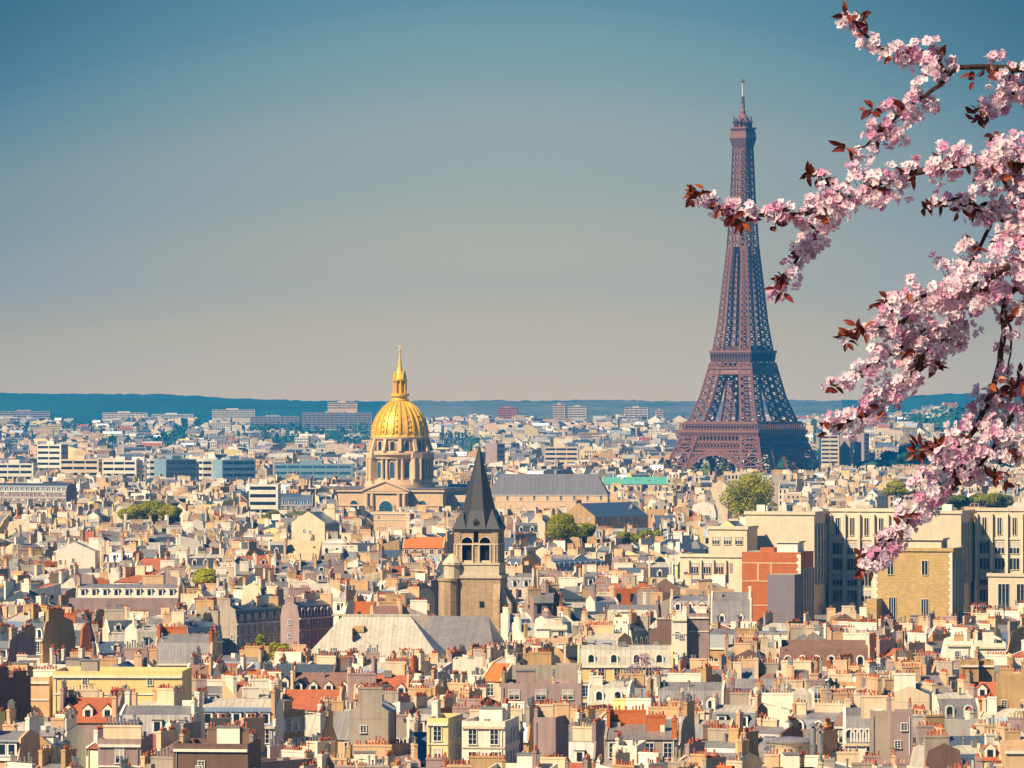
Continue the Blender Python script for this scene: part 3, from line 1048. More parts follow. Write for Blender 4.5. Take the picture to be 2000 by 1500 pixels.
# ------------------------------------------------------------------ the large stepped institute at the right
def institute():
    d0 = 1350.0
    ox, oy = X(1640, d0), d0
    rz = R(-16)
    root = thing('institute_building', 'large stepped cream concrete institute with brick and yellow stone wings at the right', 'institute', (ox, oy, 0), rz)
    ca, sa = math.cos(-rz), math.sin(-rz)

    def loc(px, d):
        x, y = X(px, d) - ox, d - oy
        return ca * x - sa * y, sa * x + ca * y

    def zz(py, d):
        return Z(py, d)

    win_m = {}

    def window(lx, ly, z, w, h, side, blind=0.0):
        """A recessed-looking window: raised surround (the part) and dark pane (its sub-part)."""
        key = (round(w, 2), round(h, 2), blind > 0)
        if key not in win_m:
            f = MB()
            t = .14
            f.box(-w / 2 - t, -w / 2, -.16, 0, -t, h + t, 'concrete', bottom=True)
            f.box(w / 2, w / 2 + t, -.16, 0, -t, h + t, 'concrete', bottom=True)
            f.box(-w / 2, w / 2, -.16, 0, h, h + t, 'concrete', bottom=True)
            f.box(-w / 2, w / 2, -.24, 0, -t, 0, 'concrete', bottom=True)
            p = MB()
            p.box(-w / 2, w / 2, -.03, 0, 0, h, 'glass')
            if blind:
                p.box(-w / 2 + .05, w / 2 - .05, -.05, -.031, h * (1 - blind), h - .05, 'blind')
            for i in range(1, 3 if w > 1.6 else 2):
                xx = -w / 2 + w * i / (3 if w > 1.6 else 2)
                p.box(xx - .05, xx + .05, -.1, -.031, 0, h, 'frame_white')
            win_m[key] = (f.mesh('window'), p.mesh('pane'))
        a = {'front': 0, 'right': math.pi / 2, 'left': -math.pi / 2}[side]
        o = link('window', win_m[key][0], root, (lx, ly, z), a)
        link('pane', win_m[key][1], o)

    def block(name, pxl, pxr, py, d, depth, m='concrete', corn=True, roof='gravel_roof', label=None, z0=0.0):
        xl, y0 = loc(pxl, d)
        w = (pxr - pxl) * d / F / math.cos(rz)
        zt = zz(py, d)
        b = MB()
        b.box(xl, xl + w, y0, y0 + depth, z0, zt, m, top=roof)
        if corn:
            b.box(xl - .35, xl + w + .35, y0 - .35, y0 + .1, zt - .5, zt + .35, m, bottom=True)
            b.box(xl + w - .1, xl + w + .351, y0 + .1, y0 + depth, zt - .5, zt + .35, m, bottom=True)
            b.box(xl - .35, xl + .1, y0 + .1, y0 + depth, zt - .5, zt + .35, m, bottom=True)
        o = b.build(name, root)
        if label:
            o['label'] = label
        return xl, xl + w, y0, y0 + depth, zt

    # tall end blocks with blank fronts and ribbed shaded sides
    def ribbed_side(x, y0, y1, zt, floors, step=4.2):
        n = 5
        for i in range(n):
            ya = y0 + 1.6 + (y1 - y0 - 3.2) * i / (n - 1)
            r = MB()
            r.box(x + .004, x + .5, ya - .35, ya + .35, zt - floors * step - 2, zt - 3.2, 'concrete')
            r.build('pilaster', root)
        for k in range(floors):
            z = zt - 3.2 - (k + 1) * step + .9
            for i in range(n - 1):
                ya = y0 + 1.6 + (y1 - y0 - 3.2) * (i + .5) / (n - 1)
                window(x + .01, ya, z, 2.3, 3.5, 'right')

    a = block('end_block', 1456, 1588, 1001, 1350, 19)
    ribbed_side(a[1], a[2], a[3], a[4], 4)
    c = block('end_block', 1752, 1874, 999, 1352, 19)
    ribbed_side(c[1], c[2], c[3], c[4], 4)

    # recessed window wings
    def wing(pxl, pxr, py, d, depth, bays):
        x0, x1, y0, y1, zt = block('wing', pxl, pxr, py, d, depth)
        bw = (x1 - x0) / bays
        for i in range(bays + 1):
            p = MB()
            xa = x0 + bw * i
            p.box(xa - .35, xa + .35, y0 - .9, y0 - .002, 0, zt - 1.2, 'concrete')
            p.build('pilaster', root)
        for i in range(bays):
            xm = x0 + bw * (i + .5)
            window(xm, y0 - .01, zt - 6.9, 1.1, 4.6, 'front')
            for k in range(4):
                window(xm, y0 - .01, zt - 11.9 - k * 4.25, 2.6, 3.0, 'front', (0, 0, .5, 0, .3)[(i * 2 + k) % 5])
            s = MB()
            s.box(xm - bw / 2 + .36, xm + bw / 2 - .36, y0 - .3, y0 - .003, zt - 8.2, zt - 7.6, 'concrete', bottom=True)
            s.build('sill', root)

    wing(1622, 1760, 995, 1359, 14, 5)
    wing(1908, 2080, 994, 1360, 14, 6)
    xl, yl = loc(1962, 1352)
    pb = block('porch', 1930, 2090, 1122, 1350, 6, corn=True)
    for k in range(3):
        window(pb[0] + 4.2 + k * 5.0, pb[2] - .01, pb[4] - 14.5, 2.9, 12.0, 'front')
    # yellow stone wing in front with white quoins
    x0, x1, y0, y1, zt = block('stone_wing', 1708, 1856, 1072, 1292, 15, 'ochre_stone', label='yellow stone wing with white corner stones')
    for xq in (x0, x1 - .9):
        q = MB()
        for k in range(int(zt / .85)):
            w = .9 if k % 2 else .55
            xs = xq if xq == x0 else x1 - w
            q.box(xs - (.06 if xq == x0 else 0), xs + w + (.06 if xq != x0 else 0), y0 - .08, y0 - .004, k * .85 + .03, k * .85 + .8, 'white', bottom=True)
        q.build('quoin', root)
    for px, py, w, h in ((1741, 1108, 1.5, 3.6), (1812, 1108, 1.5, 3.6), (1745, 1187, 1.7, 5.4), (1812, 1187, 1.7, 4.6)):
        xl, _ = loc(px, 1292)
        window(xl, y0 - .01, zz(py, 1292) - h / 2, w, h, 'front')
    ribbed_side(x1, y0, y1, zt, 3)
    pt = MB()
    pt.box(x0 + 1.5, x1 - 3.0, y0 + 1.0, y0 + 9, zt + .004, zt + 2.3, 'concrete', top='gravel_roof')
    pt.box(x0 + 1.0, x1 - 2.5, y0 + .5, y0 + 9.5, zt + 2.304, zt + 2.8, 'concrete', bottom=True)
    pt.build('attic_storey', root)
    for i in range(2):
        window(x1 - 3 + .01, y0 + 3.0 + i * 2.4, zt + .7, .9, 1.2, 'right')
    # narrow return of the stone wing standing a step forward
    x0, x1, y0, y1, zt = block('stone_return', 1692, 1712, 1170, 1286, 12, 'ochre_stone', corn=False)
    # brick wing with stone bands
    x0, x1, y0, y1, zt = block('brick_wing', 1449, 1562, 1078, 1292, 15, 'brick', corn=False, label='red brick wing with pale bands and a toothed white corner')
    for zf in (zt - 2.6, zt - 7.2, zt - 13.4):
        bnd = MB()
        bnd.box(x0 - .02, x1 - 1.0, y0 - .08, y0 - .004, zf - .32, zf, 'peach', bottom=True)
        bnd.build('stone_band', root)
    for xx in (x0 + 4.0, x0 + 7.4):
        bnd = MB()
        bnd.box(xx, xx + .45, y0 - .08, y0 - .004, zt - 7.19, zt - 2.93, 'peach')
        bnd.build('stone_band', root)
    q = MB()
    for k in range(int(zt / .85)):
        w = 1.0 if k % 2 else .65
        q.box(x1 - w, x1 + .06, y0 - .1, y0 - .004, k * .85 + .03, k * .85 + .8, 'white', bottom=True)
    q.build('quoin', root)
    ribbed_side(x1, y0, y1, zt - 1, 4, 4.4)
    st = MB()
    st.box(x0 + 4.6, x0 + 8.2, y0 + .6, y0 + 6, zt + .004, zt + 1.1, 'brick')
    st.box(x0 + 9.0, x1 - 1.0, y0 + .9, y0 + 8, zt + .004, zt + 2.4, 'white')
    st.box(x0 + 8.6, x1 - .6, y0 + .5, y0 + 8.4, zt + 2.404, zt + 2.8, 'concrete', bottom=True)
    st.build('roof_hut', root)
    # blank annex below the brick wing, its shade put into a dark wall colour
    x0, x1, y0, y1, zt = block('annex', 1500, 1551, 1122, 1270, 8, 'dark_concrete', corn=False)
    # low stepped wings on the left
    x0, x1, y0, y1, zt = block('low_wing', 1384, 1458, 1030, 1338, 12)
    for i in range(3):
        window(x0 + 2.0 + i * 3.1, y0 - .01, zt - 4.4, 1.9, 1.9, 'front', .5)
    x0, x1, y0, y1, zt = block('low_wing', 1328, 1450, 1084, 1318, 14)
    for i in range(3):
        window(x0 + 4.0 + i * 3.3, y0 - .01, zt - 4.8, 1.9, 2.7, 'front', .35)
    window(x0 + 13.6, y0 - .01, zt - 4.2, .5, 2.2, 'front')
    for i in range(4):
        fr = MB()
        xa = x0 + 2.4 + i * 3.3
        fr.box(xa - .25, xa + .25, y0 - .7, y0 - .003, zt - 6.5, zt - 1.2, 'concrete')
        fr.build('pilaster', root)
    # plant on the roof
    rh = MB()
    for px, w in ((1478, 2.2), (1490, 1.2), (1840, 2.6), (1780, 1.8)):
        xl, yy = loc(px, 1358)
        rh.box(xl, xl + w, yy, yy + 2.5, a[4] + .01, a[4] + 1.2 + w * .3, 'white')
    rh.build('roof_plant', root)
    return root


institute()


# ------------------------------------------------------------------ kit of small house parts (one mesh each, shared by the copies)
def kit_window(w, h, shut=False, lod=0, wallc='frame_white', bars=True):
    f, p = MB(), MB()
    t = .1
    if lod:
        f.box(-w / 2, w / 2, -.05, 0, 0, h, 'glass')
        return f, None
    f.box(-w / 2 - t, -w / 2, -.12, 0, 0, h + t, wallc)
    f.box(w / 2, w / 2 + t, -.12, 0, 0, h + t, wallc)
    f.box(-w / 2, w / 2, -.12, 0, h, h + t, wallc, bottom=True)
    f.box(-w / 2 - .15, w / 2 + .15, -.2, 0, -.12, 0, wallc, bottom=True)
    if shut:
        for s in (-1, 1):
            x = s * (w / 2 + t + w * .26)
            f.box(x - w * .25, x + w * .25, -.07, 0, -.02, h + .02, 'shutter')
    p.box(-w / 2, w / 2, -.04, 0, 0, h, 'glass')
    if bars:
        p.box(-.035, .035, -.07, -.041, 0, h, 'frame_white')
        for k in (.34, .67):
            p.box(-w / 2, w / 2, -.065, -.041, h * k - .02, h * k + .02, 'frame_white', bottom=True)
    return f, p


KIT = {}
for nm, args in (('tall', (1.05, 1.95)), ('shut', (1.0, 1.9, True)), ('small', (.75, .95)), ('wide', (1.6, 1.4))):
    KIT['win_' + nm] = kit_window(*args)
    KIT['far_' + nm] = kit_window(*args, lod=1)


def kit_dormer(kind, roof):
    """A dormer whose front stands at y=0 facing -y."""
    f, p = MB(), MB()
    if kind == 'box':
        f.box(-.7, .7, 0, 1.5, 0, 1.75, roof)
        f.box(-.72, .72, -.08, -.002, -.05, 1.72, 'frame_white', bottom=True)
        f.box(-.85, .85, -.2, 1.6, 1.752, 1.86, roof, bottom=True)
        p.box(-.42, .42, -.11, -.081, .2, 1.55, 'glass')
    elif kind == 'gable':
        f.box(-.7, .7, 0, 1.6, 0, 1.45, 'white')
        f.poly([(-.8, -.1, 1.45), (.8, -.1, 1.45), (0, -.1, 2.15)], 'white')
        f.poly([(-.9, -.2, 1.42), (0, -.2, 2.25), (0, 1.9, 2.25), (-.9, 1.9, 1.42)][::-1], roof)
        f.poly([(.9, -.2, 1.42), (.9, 1.9, 1.42), (0, 1.9, 2.25), (0, -.2, 2.25)][::-1], roof)
        f.box(-.72, .72, -.08, -.002, -.05, 1.45, 'frame_white', bottom=True)
        p.box(-.4, .4, -.11, -.081, .2, 1.35, 'glass')
    else:
        arch_frame(f, 1.0, 1.7, .28, .14, 'frame_white', 0, 0)
        pts = [(-.78, 0), (.78, 0)] + [(.78 * math.cos(math.pi * i / 8), 1.2 + .78 * math.sin(math.pi * i / 8)) for i in range(9)]
        n = len(pts)
        f.poly([(x, 0, z) for x, z in pts], roof)
        for i in range(1, n):
            (xa, za), (xb, zb) = pts[i], pts[(i + 1) % n]
            f.poly([(xa, -.1, za), (xb, -.1, zb), (xb, 1.6, zb), (xa, 1.6, za)][::-1], roof)
        arch_panel(p, 1.0, 1.65, 'glass', -.03, z0=.05)
    return f, p


for nm in ('tall', 'shut', 'small', 'wide'):      # the same windows with a blind half down behind the glass
    f_, p_ = KIT['win_' + nm]
    q_ = MB()
    q_.add(p_)
    w_ = {'tall': 1.05, 'shut': 1.0, 'small': .75, 'wide': 1.6}[nm]
    h_ = {'tall': 1.95, 'shut': 1.9, 'small': .95, 'wide': 1.4}[nm]
    q_.box(-w_ / 2 + .03, w_ / 2 - .03, -.055, -.042, h_ * .45, h_ - .02, 'blind', bottom=True)
    KIT['win_%s_blind' % nm] = (f_, q_)
for k in ('box', 'gable', 'round'):
    for rf in ('slate', 'zinc', 'brown_tile', 'blue_zinc', 'red_tile', 'pale_zinc'):
        KIT['dormer_%s_%s' % (k, rf)] = kit_dormer(k, rf)
_p = MB()
_p.lathe([(.15, 0), (.13, .3), (.16, .34), (.14, .58), (.09, .59)], 'clay_pot', 7)
KIT['pot_clay'] = (_p, None)
_p = MB()
_p.lathe([(.15, 0), (.14, .9), (.24, .92), (.24, 1.02), (.1, 1.1)], 'metal_pot', 7)
KIT['pot_metal'] = (_p, None)
_p = MB()
_p.lathe([(.17, 0), (.14, .38), (.18, .42), (.12, .43)], 'clay_pot', 7)
KIT['pot_short'] = (_p, None)
_p = MB()
_p.lathe([(.16, 0), (.13, .4), (.17, .44), (.15, .5)], 'pale_pot', 7)
KIT['pot_pale'] = (_p, None)
_p = MB()
_p.beam((0, 0, 0), (0, 0, 2.6), .07, 'iron_rail')
_p.beam((-.7, 0, 2.4), (.7, 0, 2.4), .06, 'iron_rail')
_p.beam((-.5, 0, 2.0), (.5, 0, 2.0), .06, 'iron_rail')
for _x in (-.6, -.3, 0, .3, .6):
    _p.beam((_x, -.3, 2.4), (_x, .3, 2.4), .05, 'iron_rail')
KIT['aerial'] = (_p, None)
_p = MB()
_p.lathe([(.05, 0), (.3, .06), (.45, .2)], 'frame_white', 12, cap=False)
_d = MB()
_d.add(_p, Matrix.Translation((0, -.1, .8)) @ Matrix.Rotation(R(65), 4, 'X'))
_d.beam((0, 0, 0), (0, 0, .85), .08, 'iron_rail')
KIT['dish'] = (_d, None)
PARTNAME = {'win': 'window', 'far': 'window', 'dormer': 'dormer', 'pot': 'chimney_pot', 'aerial': 'aerial', 'dish': 'satellite_dish'}
KITMESH = {}


def kit_mesh(key):
    if key not in KITMESH:
        f, p = KIT[key]
        KITMESH[key] = (f.mesh(PARTNAME[key.split('_')[0]]), p.mesh('pane') if p else None)
    return KITMESH[key]


# ------------------------------------------------------------------ house generator
def roof_profile(rt, D, e, rh):
    if rt == 'mansard':
        i = min(1.0, D * .2)
        return [(-D, e), (-D + i, e + rh * .72), (0, e + rh), (D - i, e + rh * .72), (D, e)]
    if rt == 'gable':
        return [(-D - .25, e - .08), (0, e + rh), (D + .25, e - .08)]
    if rt == 'shed':
        return [(-D - .25, e), (D, e + rh), (D, e)]
    if rt == 'backshed':
        return [(-D, e), (-D, e + rh), (D + .2, e)]
    if rt == 'curve':
        return [(-D, e), (-D * .93, e + rh * .45), (-D * .72, e + rh * .8), (-D * .35, e + rh * .97), (0, e + rh), (D * .35, e + rh * .97), (D * .72, e + rh * .8), (D * .93, e + rh * .45), (D, e)]
    return None


def prof_z(prof, y):
    for (ya, za), (yb, zb) in zip(prof, prof[1:]):
        if ya <= y <= yb and yb > ya:
            return za + (zb - za) * (y - ya) / (yb - ya)
    return prof[0][1]


def gen_house(s, rg, lod=0):
    """s: w, dep, eave, rt, rh, wm, rm, rm2, rz ... -> list of pieces (name, MB, [children]) and kit copies (key, loc, rz, into)."""
    w, dep, e, rt, rh = s['w'], s['dep'], s['eave'], s['rt'], s['rh']
    Wd, D = w / 2, dep / 2
    wm, rm, rm2 = s['wm'], s['rm'], s.get('rm2') or s['rm']
    pieces, kits = [], []
    u = rg.uniform
    wall = MB()
    prof = roof_profile(rt, D, e, rh)
    wall.box(-Wd, Wd, -D, D, 0, e, wm, top=rm2 if rt == 'flat' else False)
    roof = MB()
    pz = max(.12, .22 if not lod else .2)
    if prof:
        for (ya, za), (yb, zb) in zip(prof, prof[1:]):
            vert = abs(yb - ya) < .02
            mm = wm if vert else (rm if (rt not in ('mansard', 'curve') or abs(zb - za) > abs(yb - ya) * .6) else rm2)
            t = wall if vert else roof
            t.poly([(-Wd + .03, ya, za), (Wd - .03, ya, za), (Wd - .03, yb, zb), (-Wd + .03, yb, zb)], mm)
        ov = .03
        for sx in (-1, 1):
            xa, xb = sorted((sx * (Wd - .33), sx * (Wd + ov)))
            inn = [(max(-D, min(D, y)), z + pz) for y, z in prof]
            if rt in ('shed', 'backshed'):
                inn = [q for q in inn]
            inn = [(-D, e - 1.0)] + inn + [(D, e - 1.0)]
            cl = []
            for q in inn:
                if not cl or abs(q[0] - cl[-1][0]) + abs(q[1] - cl[-1][1]) > 1e-4:
                    cl.append(q)
            if not s.get('overhang'):
                wall.prism_x(cl[::-1], xa, xb, s.get('pm') or wm)
        if not lod and rt in ('mansard',):
            pass
    elif rt == 'hip':
        o = .3
        rl = max(.5, Wd - D * s.get('hipk', .8))
        a = [(-Wd - o, -D - o, e), (Wd + o, -D - o, e), (Wd + o, D + o, e), (-Wd - o, D + o, e)]
        r0, r1 = (-rl, 0, e + rh), (rl, 0, e + rh)
        roof.poly([a[0], a[1], r1, r0], rm)
        roof.poly([a[1], a[2], r1], rm)
        roof.poly([a[2], a[3], r0, r1], rm)
        roof.poly([a[3], a[0], r0], rm)
        roof.poly([a[3], a[2], a[1], a[0]], wm)
    else:       # flat with a parapet
        ph = .7
        for b in ((-Wd, Wd, -D, -D + .25), (-Wd, Wd, D - .25, D), (-Wd, -Wd + .25, -D + .25, D - .25), (Wd - .25, Wd, -D + .25, D - .25)):
            wall.box(*b, e + .002, e + ph, wm)
        if w > 5 and dep > 5 and not s.get('nohut'):
            hw, hd, hh = u(1.8, 3.4), u(1.8, 3), u(1.6, 2.6)
            hx, hy = u(-Wd + hw, Wd - hw) if Wd > hw else 0, u(-.2, D - hd) if D > hd else 0
            h = MB()
            h.box(hx - hw / 2, hx + hw / 2, hy - hd / 2, hy + hd / 2, e + .003, e + hh, rg.choice(['white', 'greige', wm]), top='zinc')
            h.box(hx - hw / 2 - .15, hx + hw / 2 + .15, hy - hd / 2 - .15, hy + hd / 2 + .15, e + hh + .002, e + hh + .14, 'zinc', bottom=True)
            pieces.append(('stair_hut', h, None))
    pieces.insert(0, ('wall', wall, None))
    if roof.f:
        pieces.append(('roof', roof, None))
    # cornice and a string course
    if not lod and rt in ('mansard', 'hip', 'curve') or (not lod and rt == 'flat' and rg.random() < .5):
        c = MB()
        c.box(-Wd + .05, Wd - .05, -D - .28, -D - .002, e - .35, e - .02, s.get('cm', 'white' if wm != 'white' else 'cream'), bottom=True)
        pieces.append(('cornice', c, None))
        if e > 8:
            c = MB()
            c.box(-Wd + .05, Wd - .05, -D - .14, -D - .002, e - 3.0, e - 2.8, 'white' if wm != 'white' else 'cream', bottom=True)
            pieces.append(('string_course', c, None))
    if not lod and s.get('balcony'):
        b = MB()
        zf = e - 3.15
        b.box(-Wd + .3, Wd - .3, -D - .8, -D - .15, zf - .15, zf, 'greige', bottom=True)
        b.box(-Wd + .3, Wd - .3, -D - .8, -D - .74, zf + .88, zf + .98, 'iron_rail', bottom=True)
        nb = int((w - .6) / .32)
        for i in range(nb + 1):
            x = -Wd + .3 + (w - .6) * i / nb
            b.box(x - .04, x + .04, -D - .79, -D - .75, zf + .002, zf + .88, 'iron_rail')
        pieces.append(('balcony', b, None))
    if not lod and s['y'] < 960 and e > 6:       # gutter and downpipe
        c = MB()
        xs = rg.choice([-1, 1]) * (Wd - .45)
        c.box(xs - .06, xs + .06, -D - .14, -D - .02, max(0, e - 12), e - .02, rg.choice(['metal_pot', 'white', 'greige']))
        pieces.append(('downpipe', c, None))
    # chimney stacks with their pots
    nch = s.get('nch')
    if nch is None and s['y'] > 1000:
        nch = rg.choice([1, 2, 2, 3] if rt != 'flat' else [0, 1, 1])
    if nch is None:
        nch = rg.choice([2, 3, 3, 4]) if rt != 'flat' else rg.choice([0, 1, 2])
    ridge = e + (rh if rt != 'flat' else .7)
    placed = []
    for k in range(nch):
        th = u(.4, .7)
        ln = min(u(1.3, 5.5), dep * .62)
        for _ in range(6):
            if rt in ('flat', 'hip') and rg.random() < .4:
                cx, cy, ang = u(-Wd * .8, Wd * .8), u(-D * .7, D * .7), rg.choice([0, 1])
            else:
                cx = rg.choice([-1, 1]) * (Wd - .35) if k < 4 or Wd < 4 else u(-Wd * .5, Wd * .5)
                ang = 1 if rg.random() < .8 else 0
                cx *= 1 if ang else u(.3, .8)
                cy = u(-D + ln / 2, D - ln / 2) if D > ln / 2 else 0
            if all(abs(cx - a) > 1.0 or abs(cy - b) > (ln + c) / 2 + .3 for a, b, c in placed):
                break
        else:
            continue
        placed.append((cx, cy, ln))
        zb = e - .6
        zt = max(ridge + u(.25, 1.5), (prof_z(prof, cy) if prof else ridge) + u(1.2, 2.4)) if prof else ridge + u(.8, 2.2)
        if s.get('chtop') and k == 0:
            zt = ridge + s['chtop']
        dx, dy = (th / 2, ln / 2) if ang else (ln / 2, th / 2)
        cm = s.get('chm') or rg.choice(['cream', 'cream', 'white', 'white', 'tan', 'peach', 'peach', 'greige', wm, wm, 'mauve'])
        c = MB()
        c.box(cx - dx, cx + dx, cy - dy, cy + dy, zb, zt, cm)
        c.box(cx - dx - .07, cx + dx + .07, cy - dy - .07, cy + dy + .07, zt - .28, zt - .08, cm, bottom=True)
        npot = max(1, int(ln / .48))
        pk = rg.choice(['pot_clay', 'pot_clay', 'pot_short', 'pot_short', 'pot_pale', 'pot_metal'])
        pots = []
        if lod >= 2:
            c.box(cx - dx * .6, cx + dx * .6, cy - dy * .85, cy + dy * .85, zt + .002, zt + .32, rg.choice(['clay_pot', 'pale_pot', cm]))
        else:
            for i in range(npot):
                t = (i + .5) / npot * 2 - 1
                if rg.random() < (.12 if s['y'] < 1000 else .4):
                    continue
                px_, py_ = (cx, cy + t * dy * .9) if ang else (cx + t * dx * .9, cy)
                pots.append((pk if rg.random() < .85 else 'pot_clay', (px_, py_, zt + .002), 0.0))
        pieces.append(('chimney', c, pots))
    if not lod and nch >= 2 and w > 6 and rg.random() < .3:       # a broad chimney wall along the back of the roof
        ln, th, cy = w * u(.3, .65), u(.5, .7), D * u(.3, .85)
        cx = u(-1, 1) * (w - ln) * .45
        zt = ridge + u(.5, 1.9)
        cm = s.get('chm') or rg.choice(['cream', 'white', 'peach', 'tan', wm])
        c = MB()
        c.box(cx - ln / 2, cx + ln / 2, cy - th / 2, cy + th / 2, e - .6, zt, cm)
        c.box(cx - ln / 2 - .06, cx + ln / 2 + .06, cy - th / 2 - .06, cy + th / 2 + .06, zt - .25, zt - .08, cm, bottom=True)
        pk = rg.choice(['pot_clay', 'pot_short', 'pot_short', 'pot_pale'])
        pieces.append(('chimney', c, [(pk, (cx + ln * (.46 - .92 * (i + .5) / int(ln / .5)), cy, zt + .002), 0.0) for i in range(int(ln / .5)) if rg.random() < .8]))
    if not lod:
        for _ in range(rg.choice([0, 1, 2, 3])):       # vents and small hoods
            vx, vy = u(-Wd * .8, Wd * .8), u(-D * .7, D * .7)
            vz = (prof_z(prof, vy) if prof else e + (0 if rt == 'flat' else rh * .3)) - .2
            v = MB()
            if rg.random() < .5:
                v.lathe([(.16, vz), (.16, vz + 1.1), (.26, vz + 1.12), (.26, vz + 1.25), (.05, vz + 1.4)], 'metal_pot', 8, cx=vx, cy=vy)
            else:
                a_, b_, h_ = u(.3, .7), u(.3, .7), u(.7, 1.3)
                v.box(vx - a_, vx + a_, vy - b_, vy + b_, vz, vz + h_, rg.choice(['white', 'zinc', 'greige']))
            pieces.append(('vent', v, None))
    # windows and dormers on the sides that look towards the viewpoint
    fl = 3.05
    for side, a, sw, sd in (('front', 0.0, w, D), ('right', math.pi / 2, dep, Wd), ('left', -math.pi / 2, dep, Wd), ('back', math.pi, w, D)):
        na = s['rz'] + a
        facing = math.cos(na)
        if facing < (.12 if side != 'back' else .3):
            continue
        party = prof is not None and side in ('left', 'right')
        style = s.get('win', 'tall')
        rows = s.get('rows', 3)
        if party or s.get('blind'):
            if s.get('blind') or rg.random() < .6:
                ncol = 0
                if not lod and rg.random() < .5:
                    for _ in range(rg.choice([1, 2])):
                        t = u(-sw * .35, sw * .35)
                        zz = e - u(1.8, 4.5)
                        y = -sd - .035
                        kits.append(('win_small', (t * math.cos(a) - y * math.sin(a), t * math.sin(a) + y * math.cos(a), zz), a))
                continue
            ncol, style = max(1, int(sw / 4.5)), 'small'
        else:
            ncol = max(1, int(sw / s.get('wgap', 2.35)))
        pre = 'win_' if lod < 1 else 'far_'
        hgt = {'tall': 1.95, 'shut': 1.9, 'small': .95, 'wide': 1.4}[style]
        for r in range(rows):
            zz = e - fl * r - .48 - hgt
            if zz < .6:
                break
            for i in range(ncol):
                if lod == 0 and rg.random() < .06:
                    continue
                t = -sw / 2 + sw * (i + .5) / ncol
                y = -sd - (.034 if party else .003)
                kits.append((pre + style + ('_blind' if pre == 'win_' and rg.random() < .28 else ''), (t * math.cos(a) - y * math.sin(a), t * math.sin(a) + y * math.cos(a), zz), a))
        if rt in ('mansard', 'curve') and side in ('front', 'back') and s.get('dormers', True):
            nd = s.get('nd') or max(1, int(w / 2.9))
            dk = s.get('dk') or rg.choice(['box', 'box', 'round', 'gable'])
            i_ = min(1.0, D * .2)
            y = -D + .18
            for i in range(nd):
                t = -w / 2 + .4 + (w - .8) * (i + .5) / nd
                drm = rm if ('dormer_%s_%s' % (dk, rm)) in KIT else 'zinc'
                if lod:
                    kits.append(('far_small', (t * math.cos(a) - (y - .2) * math.sin(a), t * math.sin(a) + (y - .2) * math.cos(a), e + .5), a))
                    if lod == 1:
                        kits.append(('dormer_%s_%s' % (dk, drm), (t * math.cos(a) - y * math.sin(a), t * math.sin(a) + y * math.cos(a), e + .25), a))
                else:
                    kits.append(('dormer_%s_%s' % (dk, drm), (t * math.cos(a) - y * math.sin(a), t * math.sin(a) + y * math.cos(a), e + .25), a))
        if rt == 'gable' and side in ('front', 'back') and (s.get('nd') or rg.random() < .35):
            nd = s.get('nd') or max(1, int(w / 4))
            dk = s.get('dk') or rg.choice(['gable', 'box'])
            drm = rm if ('dormer_%s_%s' % (dk, rm)) in KIT else 'zinc'
            fr = .25
            y = -D * (1 - fr) - .1
            for i in range(nd):
                t = -w / 2 + w * (i + .5) / nd
                kits.append(('dormer_%s_%s' % (dk, drm), (t * math.cos(a) - y * math.sin(a), t * math.sin(a) + y * math.cos(a), e + rh * fr - .45), a)) if lod < 2 else None
        elif rt in ('gable', 'shed') and side == 'front' and lod == 0 and prof:
            for _ in range(rg.choice([0, 1, 2, 3])):
                (ya, za), (yb, zb) = prof[0], prof[1]
                t = u(.2, .75)
                cx, cy, cz = u(-Wd * .75, Wd * .75), ya + (yb - ya) * t, za + (zb - za) * t
                dv = Vector((0, yb - ya, zb - za)).normalized()
                nv = Vector((0, -dv.z, dv.y))
                sk = MB()
                P = []
                for k, h in ((.0, .0), (.13, .1)):
                    for ax, b in ((-.4, -.6), (.4, -.6), (.4, .6), (-.4, .6)):
                        P.append(Vector((cx + ax * (1 - h), cy, cz)) + dv * b * (1 - h) + nv * k)
                for q in ((0, 1, 5, 4), (1, 2, 6, 5), (2, 3, 7, 6), (3, 0, 4, 7)):
                    sk.poly([P[i] for i in q], 'metal_pot')
                sk.poly(P[4:], 'glass')
                pieces.append(('skylight', sk, None))
    if lod == 0 and rg.random() < .35 and prof:
        kits.append((rg.choice(['aerial', 'aerial', 'dish']), (placed[0][0], placed[0][1], ridge) if placed else (0, 0, ridge), u(-.6, .6)))
    return pieces, kits


def emit_house(s, rg, label=None, group=None, cat=None, name=None):
    root = thing(name or s.get('name', 'town_house'), label, cat or 'house', (s['x'], s['y'], s.get('z0', 0)), s['rz'], group)
    pieces, kits = gen_house(s, rg, 0)
    for nm, mb, pots in pieces:
        if pots and s['y'] > 860:       # too small in the picture to be told apart: part of the stack's own mesh
            for key, loc, rz in pots:
                mb.add(KIT[key][0], Matrix.Translation(loc) @ Matrix.Diagonal((1, 1, rg.uniform(.6, 1.3), 1)))
            pots = None
        o = mb.build(nm, root)
        for key, loc, rz in pots or ():
            c_ = link('chimney_pot', kit_mesh(key)[0], o, loc, rg.uniform(0, 3))
            k_ = rg.uniform(.75, 1.15)
            c_.scale = (k_, k_, rg.uniform(.55, 1.35))
    near = s['y'] < 1150
    for key, loc, rz in kits:
        f, p = kit_mesh(key)
        o = link(PARTNAME[key.split('_')[0]], f, root, loc, rz)
        if p:
            link('pane', p, o)
    return root


